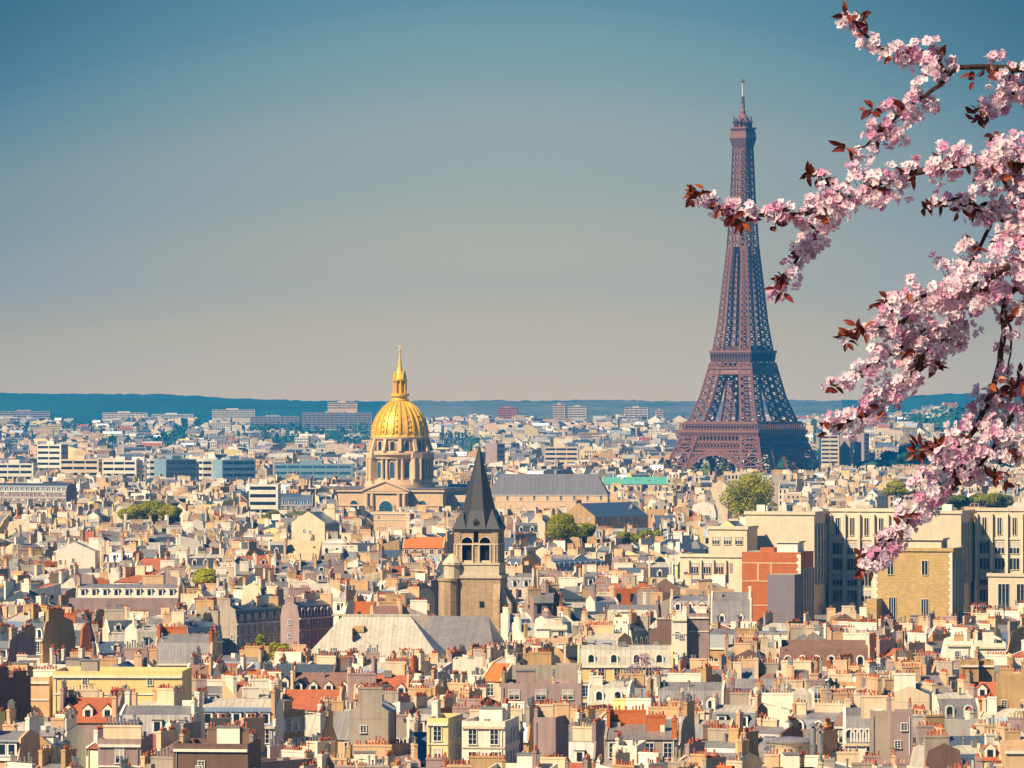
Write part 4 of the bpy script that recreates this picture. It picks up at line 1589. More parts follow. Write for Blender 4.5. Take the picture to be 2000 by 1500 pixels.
def emit_merged(mbs, s, rg, lod):
    M0 = Matrix.Translation((s['x'], s['y'], s.get('z0', 0))) @ Matrix.Rotation(s['rz'], 4, 'Z')
    pieces, kits = gen_house(s, rg, lod)
    for nm, mb, pots in pieces:
        mbs.add(mb, M0)
        for key, loc, rz in pots or ():
            mbs.add(KIT[key][0], M0 @ Matrix.Translation(loc))
    for key, loc, rz in kits:
        f, p = KIT[key]
        M = M0 @ Matrix.Translation(loc) @ Matrix.Rotation(rz, 4, 'Z')
        mbs.add(f, M)
        if p:
            mbs.add(p, M)


# ------------------------------------------------------------------ houses picked out in the photograph (measured by pixel, built at their own distance and size)
def H(d, x0, x1, yt, yb, rt, rh, wm, rm, label, dep=11.0, rz=-8.0, turn=False, **k):
    """x0..x1, yt (ridge), yb (lowest row of it in view); rh = roof height in photo pixels; turn = gable end to the front."""
    return dict(d=d, x0=x0, x1=x1, yt=yt, yb=yb, rt=rt, rhp=rh, wm=wm, rm=rm, label=label, dep=dep, rzd=rz, turn=turn, **k)


FEATS = [
    H(668, 192, 288, 1443, 1500, 'flat', 0, 'mauve', 'gravel_roof', 'flat pinkish house with two dark windows at the bottom left', rz=-4, wgap=4.2, rows=2, nch=1),
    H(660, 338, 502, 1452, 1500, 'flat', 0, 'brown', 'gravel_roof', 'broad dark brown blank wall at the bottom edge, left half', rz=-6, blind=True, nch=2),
    H(676, -30, 66, 1432, 1500, 'mansard', 48, 'peach', 'slate', 'dark slate mansard with white framed dormers in the bottom left corner', rz=-10, nd=3, dk='box', rm2='zinc'),
    H(690, 70, 112, 1440, 1500, 'gable', 18, 'tan', 'zinc', 'narrow tan gable end beside the bottom left mansard', turn=True, rz=-8, nch=1),
    H(742, 112, 236, 1366, 1412, 'gable', 44, 'mauve', 'red_tile', 'red tiled roof with three white gabled dormers at the lower left', dep=12, rz=-3, nd=3, dk='gable'),
    H(725, 232, 392, 1382, 1440, 'mansard', 52, 'white', 'zinc', 'grey zinc mansard with two dormers right of three gabled dormers', rz=-4, nd=3, dk='box', nch=3),
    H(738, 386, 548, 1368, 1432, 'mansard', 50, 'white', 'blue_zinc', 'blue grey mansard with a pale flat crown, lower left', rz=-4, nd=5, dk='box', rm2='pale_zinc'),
    H(800, 104, 366, 1310, 1372, 'flat', 0, 'yellow', 'pale_zinc', 'long plain yellow building with two small windows at the lower left', dep=13, rz=-3, win='small', wgap=9, rows=1, nch=0),
    H(805, -10, 104, 1322, 1375, 'flat', 0, 'peach', 'gravel_roof', 'peach walled house left of the long yellow building', rz=-3, wgap=5, rows=2, nch=3),
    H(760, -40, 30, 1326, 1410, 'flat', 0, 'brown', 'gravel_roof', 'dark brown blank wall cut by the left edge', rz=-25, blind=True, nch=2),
    H(965, 302, 420, 1240, 1300, 'mansard', 56, 'tan', 'zinc', 'steep speckled grey zinc roof between two brick chimney walls', rz=-3, pm='peach', nd=0, dormers=False, chm='brick', nch=4),
    H(1030, 236, 330, 1222, 1290, 'mansard', 42, 'white', 'pale_zinc', 'white house with a bulging pale zinc mansard roof, left side', rz=18, nch=2, nd=2),
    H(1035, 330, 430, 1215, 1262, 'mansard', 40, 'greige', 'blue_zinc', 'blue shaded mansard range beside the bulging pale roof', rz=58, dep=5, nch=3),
    H(960, -30, 62, 1238, 1300, 'mansard', 50, 'mauve', 'slate', 'dark slate mansard with many dormers at the left edge', rz=-24, nd=4),
    H(985, 40, 140, 1205, 1285, 'mansard', 44, 'tan', 'slate', 'dark mansard roof with ochre chimney walls near the left edge', rz=-30, nd=4, chm='tan', nch=4),
    H(1250, 128, 348, 1170, 1208, 'flat', 0, 'mauve', 'gravel_roof', 'long low mauve blank wall left of the pale hall', rz=-2, blind=True, dep=6, nch=0, nohut=True),
    H(1268, 148, 352, 1142, 1172, 'mansard', 24, 'peach', 'pale_zinc', 'wide roof with a band of white dormers above the mauve wall', rz=-2, nd=9, dk='box', rm2='zinc', nch=3),
    H(1160, 428, 548, 1182, 1285, 'mansard', 34, 'greige', 'slate', 'blue shaded apartment house with rows of windows left of the pale hall', rz=60, dep=5, rows=4, nch=3),
    H(1150, 548, 648, 1176, 1270, 'mansard', 30, 'mauve', 'slate', 'shaded apartment house touching the left end of the pale hall roof', rz=60, dep=5, rows=4, nch=2),
    H(860, 566, 690, 1316, 1366, 'gable', 46, 'white', 'brown_tile', 'brown tiled roof with two pale gabled dormers below the pale hall', rz=-2, nd=4, dk='gable', nch=3, chm='cream'),
    H(852, 690, 800, 1322, 1368, 'gable', 44, 'peach', 'red_tile', 'red brown tiled roof with peach dormers below the pale hall', rz=-2, nd=4, dk='gable', nch=2),
    H(800, 548, 670, 1350, 1390, 'gable', 36, 'peach', 'red_tile', 'plain rust red tiled roof with pale ridge, lower left of centre', rz=-3, nch=1, dormers=False),
    H(722, 688, 764, 1366, 1482, 'gable', 24, 'greige', 'pale_zinc', 'tall grey blank gable wall with a slanting shadow, lower centre', turn=True, rz=-4, blind=True, nch=2),
    H(690, 902, 1014, 1408, 1500, 'flat', 0, 'white', 'pale_zinc', 'white house with tall windows and a pale roof terrace, bottom centre', rz=-10, wgap=2.4, rows=2, nch=1, balcony=False),
    H(702, 846, 890, 1402, 1480, 'flat', 0, 'yellow', 'zinc', 'narrow yellow house left of the white house, bottom centre', rz=-10, rows=3, wgap=1.9, nch=1),
    H(905, 884, 960, 1288, 1338, 'flat', 0, 'white', 'slate', 'bright white windowless block under the slate spire', rz=-3, blind=True, nch=2, nohut=True, dep=8),
    H(850, 952, 1012, 1298, 1336, 'gable', 32, 'cream', 'orange_tile', 'small house with a vivid orange tiled roof below the spire', rz=-22, nch=1),
    H(822, 978, 1140, 1334, 1400, 'flat', 0, 'mauve', 'gravel_roof', 'wide mauve brick house with three shaded windows, centre', rz=-2, wgap=3.6, win='wide', rows=2, nch=4),
    H(842, 1000, 1138, 1300, 1336, 'flat', 0, 'greige', 'gravel_roof', 'plain grey wall rising behind the wide mauve house', rz=-2, blind=True, dep=7, nch=2, nohut=True),
    H(905, 1128, 1318, 1262, 1332, 'curve', 38, 'yellow', 'pale_zinc', 'yellow house with a long rounded pale zinc roof beside the mauve bush', rz=-2, nd=4, dk='round', wgap=2.8, nch=1),
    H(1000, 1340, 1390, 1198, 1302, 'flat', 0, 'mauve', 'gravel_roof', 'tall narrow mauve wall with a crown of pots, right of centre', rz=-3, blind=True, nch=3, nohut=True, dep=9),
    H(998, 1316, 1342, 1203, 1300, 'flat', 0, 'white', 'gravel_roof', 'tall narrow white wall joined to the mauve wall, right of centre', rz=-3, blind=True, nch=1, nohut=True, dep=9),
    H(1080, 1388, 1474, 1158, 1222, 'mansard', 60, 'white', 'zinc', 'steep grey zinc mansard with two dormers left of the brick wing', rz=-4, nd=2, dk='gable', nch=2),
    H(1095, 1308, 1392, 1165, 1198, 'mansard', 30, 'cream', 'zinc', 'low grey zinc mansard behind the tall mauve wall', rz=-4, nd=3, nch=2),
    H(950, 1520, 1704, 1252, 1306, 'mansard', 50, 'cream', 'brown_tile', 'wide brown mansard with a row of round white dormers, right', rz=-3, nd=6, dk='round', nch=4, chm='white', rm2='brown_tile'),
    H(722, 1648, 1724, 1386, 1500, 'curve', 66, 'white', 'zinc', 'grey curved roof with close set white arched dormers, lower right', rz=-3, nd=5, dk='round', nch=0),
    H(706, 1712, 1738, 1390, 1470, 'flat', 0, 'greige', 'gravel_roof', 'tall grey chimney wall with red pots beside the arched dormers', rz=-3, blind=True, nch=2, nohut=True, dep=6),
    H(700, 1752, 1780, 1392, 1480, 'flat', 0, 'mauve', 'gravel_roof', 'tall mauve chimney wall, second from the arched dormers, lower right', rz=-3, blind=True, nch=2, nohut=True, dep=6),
    H(760, 1744, 1822, 1342, 1405, 'gable', 16, 'cream', 'zinc', 'cream blank gable with a steep blue shadow, lower right', turn=True, rz=-6, blind=True, nch=2),
    H(935, 1850, 1902, 1252, 1312, 'flat', 0, 'white', 'gravel_roof', 'bright white blank wall under the yellow stone wing', rz=-3, blind=True, nch=2, nohut=True),
    H(945, 1906, 1970, 1256, 1305, 'flat', 0, 'white', 'zinc', 'white flat roofed house right of the bright blank wall', rz=-3, blind=True, nch=1),
    H(830, 1884, 1912, 1292, 1338, 'flat', 0, 'tan', 'gravel_roof', 'tan chimney wall, left one of a pair at the right', rz=-3, blind=True, nch=1, nohut=True, dep=5),
    H(832, 1917, 1940, 1292, 1338, 'flat', 0, 'tan', 'gravel_roof', 'tan chimney wall, right one of a pair at the right', rz=-3, blind=True, nch=1, nohut=True, dep=5),
    H(782, 1950, 2040, 1320, 1380, 'flat', 0, 'tan', 'gravel_roof', 'ribbed ochre chimney wall cut by the right edge', rz=-4, blind=True, nch=4, nohut=True, dep=6),
    H(668, 1962, 2040, 1456, 1500, 'flat', 0, 'peach', 'gravel_roof', 'plain peach wall in the bottom right corner', rz=-2, blind=True, nch=1, nohut=True),
    H(676, 1912, 1964, 1460, 1500, 'gable', 24, 'cream', 'red_tile', 'small rust red tiled roof in the bottom right corner', rz=-3, nch=1),
    H(690, 1180, 1330, 1414, 1462, 'shed', 30, 'greige', 'zinc', 'broad grey lean-to roof with a red chimney, bottom right of centre', rz=-3, nch=3, chm='brick'),
    H(667, 1196, 1266, 1456, 1500, 'flat', 0, 'white', 'zinc', 'white house with three slim windows at the bottom edge', rz=-8, wgap=1.9, rows=2, nch=1),
    H(715, 1042, 1112, 1402, 1500, 'flat', 0, 'mauve', 'gravel_roof', 'tall mauve party wall with red pots, bottom centre', rz=-14, blind=True, nch=4, nohut=True, dep=8),
    H(1600, 106, 188, 1060, 1112, 'gable', 18, 'white', 'zinc', 'large white gabled house front at the left, behind the roofs', turn=True, rz=-3, rows=3, wgap=3, nch=1),
    H(1700, 582, 648, 1000, 1046, 'gable', 22, 'cream', 'blue_zinc', 'cream gable front left of the domed church', turn=True, rz=-24, nch=1, rows=2),
    H(1640, 552, 626, 1058, 1098, 'shed', 36, 'peach', 'peach', 'sloping peach wall below the cream gable', rz=-4, nch=1),
    H(1520, 786, 872, 1050, 1082, 'gable', 20, 'peach', 'orange_tile', 'long orange tiled roof left of the belfry', rz=-4, nch=1),
    H(2300, 722, 797, 1000, 1046, 'flat', 0, 'dome_stone', 'gravel_roof', 'plain sandstone block standing before the domed church', rz=-4, blind=True, nch=0, nohut=True),
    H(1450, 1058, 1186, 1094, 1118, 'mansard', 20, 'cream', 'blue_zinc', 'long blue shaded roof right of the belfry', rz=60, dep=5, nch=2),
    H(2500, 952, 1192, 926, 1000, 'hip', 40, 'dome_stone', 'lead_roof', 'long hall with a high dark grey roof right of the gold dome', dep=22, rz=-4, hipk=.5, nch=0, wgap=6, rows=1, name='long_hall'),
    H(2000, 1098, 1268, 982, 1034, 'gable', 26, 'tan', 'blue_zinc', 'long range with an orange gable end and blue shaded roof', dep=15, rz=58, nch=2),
    H(2600, 1176, 1306, 932, 954, 'shed', 14, 'cream', 'green_copper', 'building with a bright sea green sheeted roof left of the lattice tower', rz=-3, nch=0),
    H(2450, 546, 614, 964, 1006, 'mansard', 22, 'greige', 'blue_zinc', 'grey blue mansard house beside the white slab block', rz=-4, nd=5, nch=2),
    H(2520, -20, 150, 944, 988, 'mansard', 16, 'mauve', 'slate', 'long dark roofed range at the left edge below the office blocks', rz=-24, nch=2),
    H(1040, 596, 872, 1204, 1296, 'hip', 82, 'peach', 'pale_zinc', 'great pale seamed hipped hall roof in the centre of the old town', dep=24, rz=-3, hipk=.58, nch=0, wgap=5, rows=1, name='town_hall'),
]

# modern slabs and office blocks far behind: walls with ribbon windows
BLOCKS = [   # d, x0, x1, yt, yb, floors, wall, glass, rz, label
    (2400, 486, 546, 946, 1008, 6, 'white', 'glass', -3, 'white slab block with six bands of windows left of the domed church'),
    (3000, 412, 498, 898, 940, 6, 'teal_panel', 'blue_glass', 30, 'blue glass office block with a pale end wall, left'),
    (3005, 386, 416, 898, 942, 6, 'white', 'glass', 12, 'narrow white stair block beside the blue office block'),
    (3050, 300, 382, 897, 936, 6, 'teal_panel', 'blue_glass', 34, 'blue grey office block left of the white stair block'),
    (3060, 284, 304, 897, 936, 6, 'white', 'glass', 10, 'narrow white end tower of the blue grey office block'),
    (3100, 118, 196, 897, 932, 6, 'cream', 'glass', -4, 'cream apartment block with close window bands, far left'),
    (3120, 200, 276, 899, 932, 5, 'white', 'glass', -12, 'white apartment block right of the cream one, far left'),
    (3300, 72, 130, 868, 915, 7, 'white', 'glass', -14, 'taller pale office tower at the far left'),
    (3150, -10, 70, 905, 938, 5, 'white', 'glass', -6, 'pale office block cut by the left edge'),
    (2960, 536, 692, 906, 928, 3, 'teal_panel', 'blue_glass', -4, 'long low blue glass building left of the gold dome'),
    (7600, 590, 730, 806, 850, 9, 'greige', 'glass', -10, 'long pale slab estate on the wooded plain left of the dome'),
    (8200, 488, 586, 813, 842, 6, 'greige', 'glass', -10, 'lower pale slab estate left of the longest slab'),
    (8700, 200, 290, 806, 816, 3, 'cream', 'glass', -6, 'low pale row of flats at the foot of the left hill'),
    (8750, 296, 380, 809, 817, 3, 'white', 'glass', -6, 'second low row of flats at the foot of the left hill'),
    (8600, 414, 500, 800, 812, 4, 'cream', 'glass', -6, 'pale flats on the slope right of the left hill'),
    (8600, 0, 100, 803, 812, 4, 'greige', 'glass', -6, 'grey flats under the ridge at the far left'),
    (8000, 1080, 1106, 790, 818, 9, 'peach', 'glass', -8, 'pale high-rise on the horizon, left one of two'),
    (8050, 1110, 1148, 794, 818, 8, 'cream', 'glass', -8, 'pale high-rise on the horizon, right one of two'),
    (8100, 1220, 1268, 796, 816, 6, 'cream', 'glass', -8, 'cream horizon block left of the lattice tower'),
    (8120, 1280, 1298, 801, 816, 5, 'peach', 'glass', -8, 'small peach horizon block next to the lattice tower'),
    (8000, 972, 1012, 796, 812, 5, 'brick', 'glass', -8, 'reddish block on the horizon right of the gold dome'),
    (8300, 640, 700, 786, 792, 3, 'peach', 'glass', -8, 'thin pale row on the far ridge left of the dome'),
    (3900, 1064, 1132, 873, 908, 4, 'cream', 'glass', -4, 'sandy classical block with pillared front behind the long hall'),
    (4350, 1604, 1642, 850, 912, 10, 'cream', 'glass', -6, 'cream tower block right of the lattice tower foot'),
    (4360, 1646, 1664, 846, 888, 8, 'mauve', 'blue_glass', 34, 'slim blue tower block, left one of two right of the lattice tower'),
    (4365, 1670, 1698, 846, 888, 8, 'mauve', 'blue_glass', 34, 'blue tower block, right one of two right of the lattice tower'),
    (4380, 1644, 1712, 884, 912, 4, 'cream', 'glass', -5, 'cream block standing before the two blue towers'),
    (3400, 948, 986, 866, 898, 5, 'mauve', 'blue_glass', 34, 'blue shaded block just right of the spire tip'),
]


def finish_spec(f):
    d = f['d']
    wpx = f['x1'] - f['x0']
    rz = R(f['rzd'])
    cxp = (f['x0'] + f['x1']) / 2
    dep = f['dep']
    wtot = wpx * d / F
    w = (wtot - dep * abs(math.sin(rz))) / math.cos(rz) if not f['turn'] else 0
    if f['turn']:
        w, dep = dep, wtot / math.cos(rz)
        rz += math.pi / 2
    elif w < 3:
        w = max(3, wtot * .75)
    zt = Z(f['yt'], d)
    rh = f['rhp'] * d / F
    if f['rt'] == 'flat':
        zt -= .7
    s = dict(f)
    s.update(x=X(cxp, d), y=d + 5, w=w, dep=dep, eave=zt - rh, rh=rh, rz=rz)
    return s


def block_house(mbs, d, x0, x1, yt, floors, wm, gm, rzd, label, z0=0.0, parts=True, dep=14.0):
    rz = R(rzd)
    wt = (x1 - x0) * d / F
    w = max(4.0, (wt - dep * abs(math.sin(rz))) / math.cos(rz))
    zt = Z(yt, d)
    fh = max(2.6, min(3.6, (zt - z0) / (floors + 1)))
    loc = (X((x0 + x1) / 2, d), d + dep / 2, z0)
    h = zt - z0
    wall = MB()
    wall.box(-w / 2, w / 2, -dep / 2, dep / 2, -3, h, wm, top='gravel_roof')
    wall.box(-w * .18, w * .1, -dep * .2, dep * .2, h + .002, h + 2.2, wm)
    bands = []
    for k in range(floors):
        z = h - 1.0 - k * fh
        b = MB()
        seg = max(1, int(w / 7))
        for i in range(seg):
            xa, xb = -w / 2 + .5 + (w - 1) * i / seg, -w / 2 + .5 + (w - 1) * (i + 1) / seg - .6
            b.box(xa, xb, -dep / 2 - .06, -dep / 2 - .003, z - 1.55, z, gm, bottom=True)
        if rzd > 2 and gm == 'glass':
            b.box(-w / 2 - .06, -w / 2 - .003, -dep / 2 + .8, dep / 2 - .8, z - 1.55, z, gm, bottom=True)
        if rzd < -2:
            b.box(w / 2 + .003, w / 2 + .06, -dep / 2 + .8, dep / 2 - .8, z - 1.55, z, gm, bottom=True)
        bands.append(b)
    root = thing('apartment_block', label, 'apartment block', loc, rz)
    wall.build('wall', root)
    for b in bands:
        b.build('window_band', root)


# ------------------------------------------------------------------ filling the town between them, front row to back
WALLS = ['cream'] * 4 + ['white'] * 11 + ['peach'] * 4 + ['tan'] * 2 + ['greige'] * 6 + ['mauve'] * 5 + ['yellow'] + ['brick'] * 2 + ['brown'] * 3
NCOL = 240
PX0 = -200
STEP = 10
prof_y = [1545.0] * NCOL
last_d = [0.0] * NCOL


def cidx(px):
    return max(0, min(NCOL - 1, int((px - PX0) / STEP)))


# what filler may not hide: (d, x0, x1, lowest row that must stay visible)
KEEP = [(f['d'], f['x0'], f['x1'], f['yb']) for f in FEATS] + [(b[0], b[1], b[2], b[4]) for b in BLOCKS]
KEEP += [(690, 1512, 1606, 1500), (1145, 866, 998, 1200), (1116, 858, 1006, 1285), (2700, 664, 962, 1000), (4050, 1306, 1618, 924), (1270, 1498, 1556, 1218), (1290, 1449, 1620, 1222), (1290, 1690, 1900, 1224),
         (1350, 1456, 2060, 1200), (1318, 1328, 1450, 1118)]
TOPS = [(690, 1512, 1580, 1446), (1150, 895, 985, 1035), (1116, 858, 1000, 1210), (2700, 664, 962, 958), (1350, 1450, 2150, 1000), (1318, 1328, 1452, 1085), (1338, 1384, 1458, 1032)]
TREES = [  # d, cx px, half-width px, top, bottom row, leaf, label
    (1900, 1464, 62, 926, 1022, 'leaf_light', 'big round yellow green tree right of centre, below the lattice tower'),
    (1560, 1100, 46, 1006, 1052, 'leaf_light', 'light green round tree left of the orange gable range'),
    (1580, 1140, 26, 1022, 1050, 'leaf_mid', 'small darker tree joined to the light green round tree'),
    (1900, 262, 34, 985, 1022, 'leaf_light', 'yellow green tree, left one of three behind the left roofs'),
    (1920, 300, 34, 982, 1022, 'leaf_mid', 'olive tree, middle one of three behind the left roofs'),
    (1900, 334, 26, 986, 1018, 'leaf_light', 'yellow green tree, right one of three behind the left roofs'),
    (1300, 398, 30, 1112, 1140, 'leaf_light', 'bright green treetop among the roofs at the left'),
    (1060, 508, 18, 1236, 1290, 'leaf_mid', 'slim green tree left of the pale hall roof'),
    (1050, 542, 26, 1254, 1300, 'leaf_light', 'bushy yellow green tree at the left end of the pale hall'),
    (2100, 1756, 34, 940, 968, 'leaf_light', 'yellow green tree behind the blossom tip branch'),
    (1950, 1935, 44, 964, 992, 'leaf_mid', 'broad green tree above the institute roof near the right edge'),
    (1980, 1874, 28, 968, 990, 'leaf_dark', 'dark green tree above the institute roof, beside the broad tree'),
    (1650, 1270, 34, 1036, 1062, 'leaf_mid', 'low green tree among roofs right of the light round tree'),
    (1690, 1222, 22, 1040, 1060, 'leaf_mid', 'small green treetop left of the low green tree'),
    (2150, 536, 24, 998, 1020, 'leaf_mid', 'dark green treetop below the white slab block'),
    (2150, 592, 30, 1000, 1018, 'leaf_dark', 'dark shrubby treetop right of the white slab block'),
    (1400, 1345, 18, 1098, 1122, 'leaf_mid', 'small green tree beside the low institute wing'),
    (4150, 1740, 40, 884, 920, 'leaf_far', 'dark green park tree right of the cream tower block'),
    (4170, 1790, 40, 866, 918, 'leaf_far', 'tall dark green park tree behind the hanging branch'),
    (4120, 1692, 34, 902, 922, 'leaf_far', 'low dark park tree before the cream block'),
    (4320, 1392, 40, 910, 936, 'leaf_mid', 'grey green tree seen through the great arch'),
    (4180, 1542, 56, 894, 926, 'leaf_far_dark', 'dark trees mass under the right foot of the lattice tower'),
    (4200, 1850, 40, 870, 920, 'leaf_far_dark', 'dark park tree between the hanging branches'),
    (4200, 1960, 44, 872, 920, 'leaf_far', 'dark park tree at the right edge behind blossom'),
]
KEEP += [(t[0], t[1] - t[2] * .8, t[1] + t[2] * .8, t[4] - 6) for t in TREES]

placed = [(f['d'], 'feat', f) for f in FEATS]
specs = []      # (spec, is_feature)
events = sorted([(f['d'], f['x0'], f['x1'], f['yt']) for f in FEATS] + [(b[0], b[1], b[2], b[3]) for b in BLOCKS] + [(t[0], t[1] - t[2], t[1] + t[2], t[3] + 8) for t in TREES] + TOPS)
ei = 0


def cap_row(d, xa, xb):
    c = -1e9
    for kd, ka, kb, ky in KEEP:
        if kd > d + 1 and kb > xa + 3 and ka < xb - 3:
            c = max(c, ky - 3)
    return c


def rand_spec(rg, d, px, w, dep, zt, far):
    rt = rg.choices(['mansard', 'gable', 'shed', 'backshed', 'flat', 'hip', 'curve'], [46, 27, 9, 3, 8, 6, 4])[0]
    wm = rg.choice(WALLS if d < 1500 else ['cream'] * 7 + ['white'] * (7 if d < 2500 else 3) + ['yellow'] * 3 + ['tan'] + ['peach'] * 3 + ['greige'] * 2)
    base = {'mansard': ['zinc', 'slate', 'slate', 'slate', 'blue_zinc', 'blue_zinc', 'pale_zinc'], 'gable': ['zinc', 'pale_zinc', 'red_tile', 'brown_tile', 'blue_zinc', 'blue_zinc', 'slate', 'zinc'], 'shed': ['zinc', 'pale_zinc', 'red_tile'],
            'backshed': ['zinc', 'brown_tile'], 'flat': ['gravel_roof', 'pale_zinc'], 'hip': ['zinc', 'slate', 'pale_zinc', 'brown_tile'], 'curve': ['zinc', 'pale_zinc']}[rt]
    rm = rg.choice(base)
    if d > 1500 and rm in ('red_tile', 'brown_tile') and rg.random() < .75:
        rm = rg.choice(['zinc', 'blue_zinc', 'slate'])
    rm2 = rg.choice(['zinc', 'pale_zinc']) if rt in ('mansard', 'curve') else None
    turn = rg.random() < (.38 if rt in ('gable', 'mansard', 'shed', 'backshed') else 0)
    tilt = (vnoise(px / 260.0, d / 90.0) - .70) * 78 + rg.uniform(-5, 5)
    rz = R(tilt)
    if turn:
        rz += math.pi / 2 * rg.choice([1, -1, 1])
        w, dep = dep, w
    rh = {'mansard': rg.uniform(3.0, 4.8), 'gable': dep * rg.uniform(.26, .52), 'shed': dep * rg.uniform(.2, .4), 'backshed': dep * rg.uniform(.2, .35), 'flat': 0, 'hip': rg.uniform(2.2, 3.8), 'curve': rg.uniform(3, 4)}[rt]
    rh = min(rh, 5.2)
    e = zt - rh - (.7 if rt == 'flat' else 0)
    win = rg.choices(['tall', 'shut', 'small', 'wide'], [45, 25, 18, 12])[0]
    return dict(w=w, dep=dep, eave=e, rt=rt, rh=rh, wm=wm, rm=rm, rm2=rm2, rz=rz, x=X(px, d), y=d + 5, win=win, rows=3, wgap=rg.choice([1.9, 2.2, 2.5, 3.2]), blind=rg.random() < (.15 if d < 1500 else .05),
                balcony=(not far and rt == 'mansard' and rg.random() < .5), pxc=px, ytop=HOR + (CAMZ - zt) * F / d)


fill = random.Random(34)
d = 650.0
while d < 8300:
    while ei < len(events) and events[ei][0] <= d:
        _, xa, xb, yt_ = events[ei]
        for c in range(cidx(xa), cidx(xb) + 1):
            prof_y[c] = min(prof_y[c], yt_)
            last_d[c] = max(last_d[c], events[ei][0] + 12)
        ei += 1
    px = -120.0 + fill.uniform(-40, 40)
    z0row = terrain(0, d)
    while px < 2120:
        wm_ = fill.uniform(4.6, 11.5) if d < 3500 else fill.uniform(10, 26)
        dep = fill.uniform(6.5, 11) if d < 2600 else fill.uniform(10, 16)
        wpx = wm_ * F / d
        xa, xb = px, px + wpx
        px = xb + (fill.uniform(0, 1.5) if fill.random() < .8 else fill.uniform(2, 9)) * F / d
        ia, ib = cidx(xa), cidx(xb)
        if max(last_d[ia:ib + 1]) > d - dep * .35:
            continue
        base = sum(prof_y[ia:ib + 1]) / (ib - ia + 1)
        k = fill.random()
        sc = 740.0 / d if d < 1500 else (0.5 * (1500 / d) ** .6)
        dl = (fill.uniform(8, 22) if k < .55 else fill.uniform(22, 46) if k < .88 else fill.uniform(46, 84)) * max(sc, .12)
        yt_ = base - dl
        cxm = (xa + xb) / 2
        z0 = terrain(X(cxm, d), d) if d > 4500 else 0.0
        if d > 4500:
            g_ = vnoise(cxm / 90.0 + 40, d / 420.0)
            if (cxm < 760 and d > 5600 and g_ < .56) or (cxm < 780 and d > 8200) or g_ < .36 or (d > 7800 and fill.random() < .55) or (cxm > 1600 and d > 5600 and vnoise(cxm / 40., d / 200.) < .5):
                continue
        zl = fill.uniform(16, 27) if d < 2600 else fill.uniform(15, 30) if d < 5000 else fill.uniform(9, 26)
        zlo = 9 if d < 4500 else 6
        zt = Z(yt_, d) - z0
        if zt > zl:
            continue
        if zt < zlo:
            zt = fill.uniform(zlo + 3, zlo + 10)
        yt_ = HOR + (CAMZ - zt - z0) * F / d
        cap = cap_row(d, xa, xb)
        if yt_ < cap:
            yt_ = cap + fill.uniform(0, 6)
            zt = Z(yt_, d) - z0
            if zt < 5 or yt_ > max(prof_y[ia:ib + 1]) - 4 * max(sc, .2):
                continue
        if d < 4500 and fill.random() < .04:
            continue
        s = rand_spec(fill, d, cxm, wm_, dep, zt, d > 1000)
        s['z0'] = z0
        specs.append(s)
        for c in range(ia, ib + 1):
            prof_y[c] = min(prof_y[c], yt_)
            last_d[c] = d + dep * .65
    d += 4.0 if d < 1500 else 6.0 if d < 2600 else 14.0 if d < 4500 else 40.0

feat_specs = [finish_spec(f) for f in FEATS]
NEAR_MAX = 298 - len(feat_specs)
specs.sort(key=lambda s: s['y'])
near, rest = specs[:NEAR_MAX], specs[NEAR_MAX:]
print('houses near', len(near), 'to', near[-1]['y'], 'rest', len(rest), 'features', len(feat_specs))

# ------------------------------------------------------------------ labels that single each house out
CW = {'cream': 'cream', 'white': 'white', 'peach': 'peach', 'tan': 'tan', 'yellow': 'yellow', 'mauve': 'mauve', 'greige': 'grey', 'brown': 'dark brown', 'brick': 'red brick'}
RW = {'zinc': 'grey zinc', 'pale_zinc': 'pale zinc', 'blue_zinc': 'blue grey', 'slate': 'dark slate', 'red_tile': 'red tile', 'brown_tile': 'brown tile', 'gravel_roof': 'gravel', 'orange_tile': 'orange tile'}
TW = {'mansard': 'mansard roof', 'gable': 'pitched roof', 'shed': 'lean-to roof', 'backshed': 'high lean-to', 'flat': 'flat roof', 'hip': 'hipped roof', 'curve': 'rounded roof'}
XS = [(170, 'near the left edge'), (330, 'left of the pale hall'), (470, 'under the left hill'), (610, 'left of the gold dome'), (760, 'below the gold dome'), (880, 'left of the dark spire'), (1000, 'below the dark spire'),
      (1130, 'right of the dark spire'), (1260, 'before the long hall'), (1390, 'left of the lattice tower'), (1520, 'below the lattice tower'), (1660, 'before the brick wing'), (1810, 'before the yellow wing'), (9999, 'near the right edge')]
YS = [(1430, 'bottom row'), (1370, 'low row'), (1310, 'front roofs'), (1250, 'mid roofs'), (1190, 'upper roofs'), (1120, 'higher roofs'), (0, 'back roofs')]


def auto_label(s):
    size = 'narrow ' if min(s['w'], s['dep']) < 6.6 else 'broad ' if max(s['w'], s['dep']) > 10.6 else ''
    end = 'gable-end ' if s['rt'] == 'gable' and abs(math.sin(s['rz'])) > .7 else 'blank ' if s.get('blind') else 'shuttered ' if s.get('win') == 'shut' else ''
    xw = next(t for lim, t in XS if s['pxc'] < lim)
    yw = next(t for lim, t in YS if s['ytop'] >= lim)
    return '%s%s%s house with %s %s, %s %s' % (size, end, CW[s['wm']], RW[s['rm']], TW[s['rt']], yw, xw)


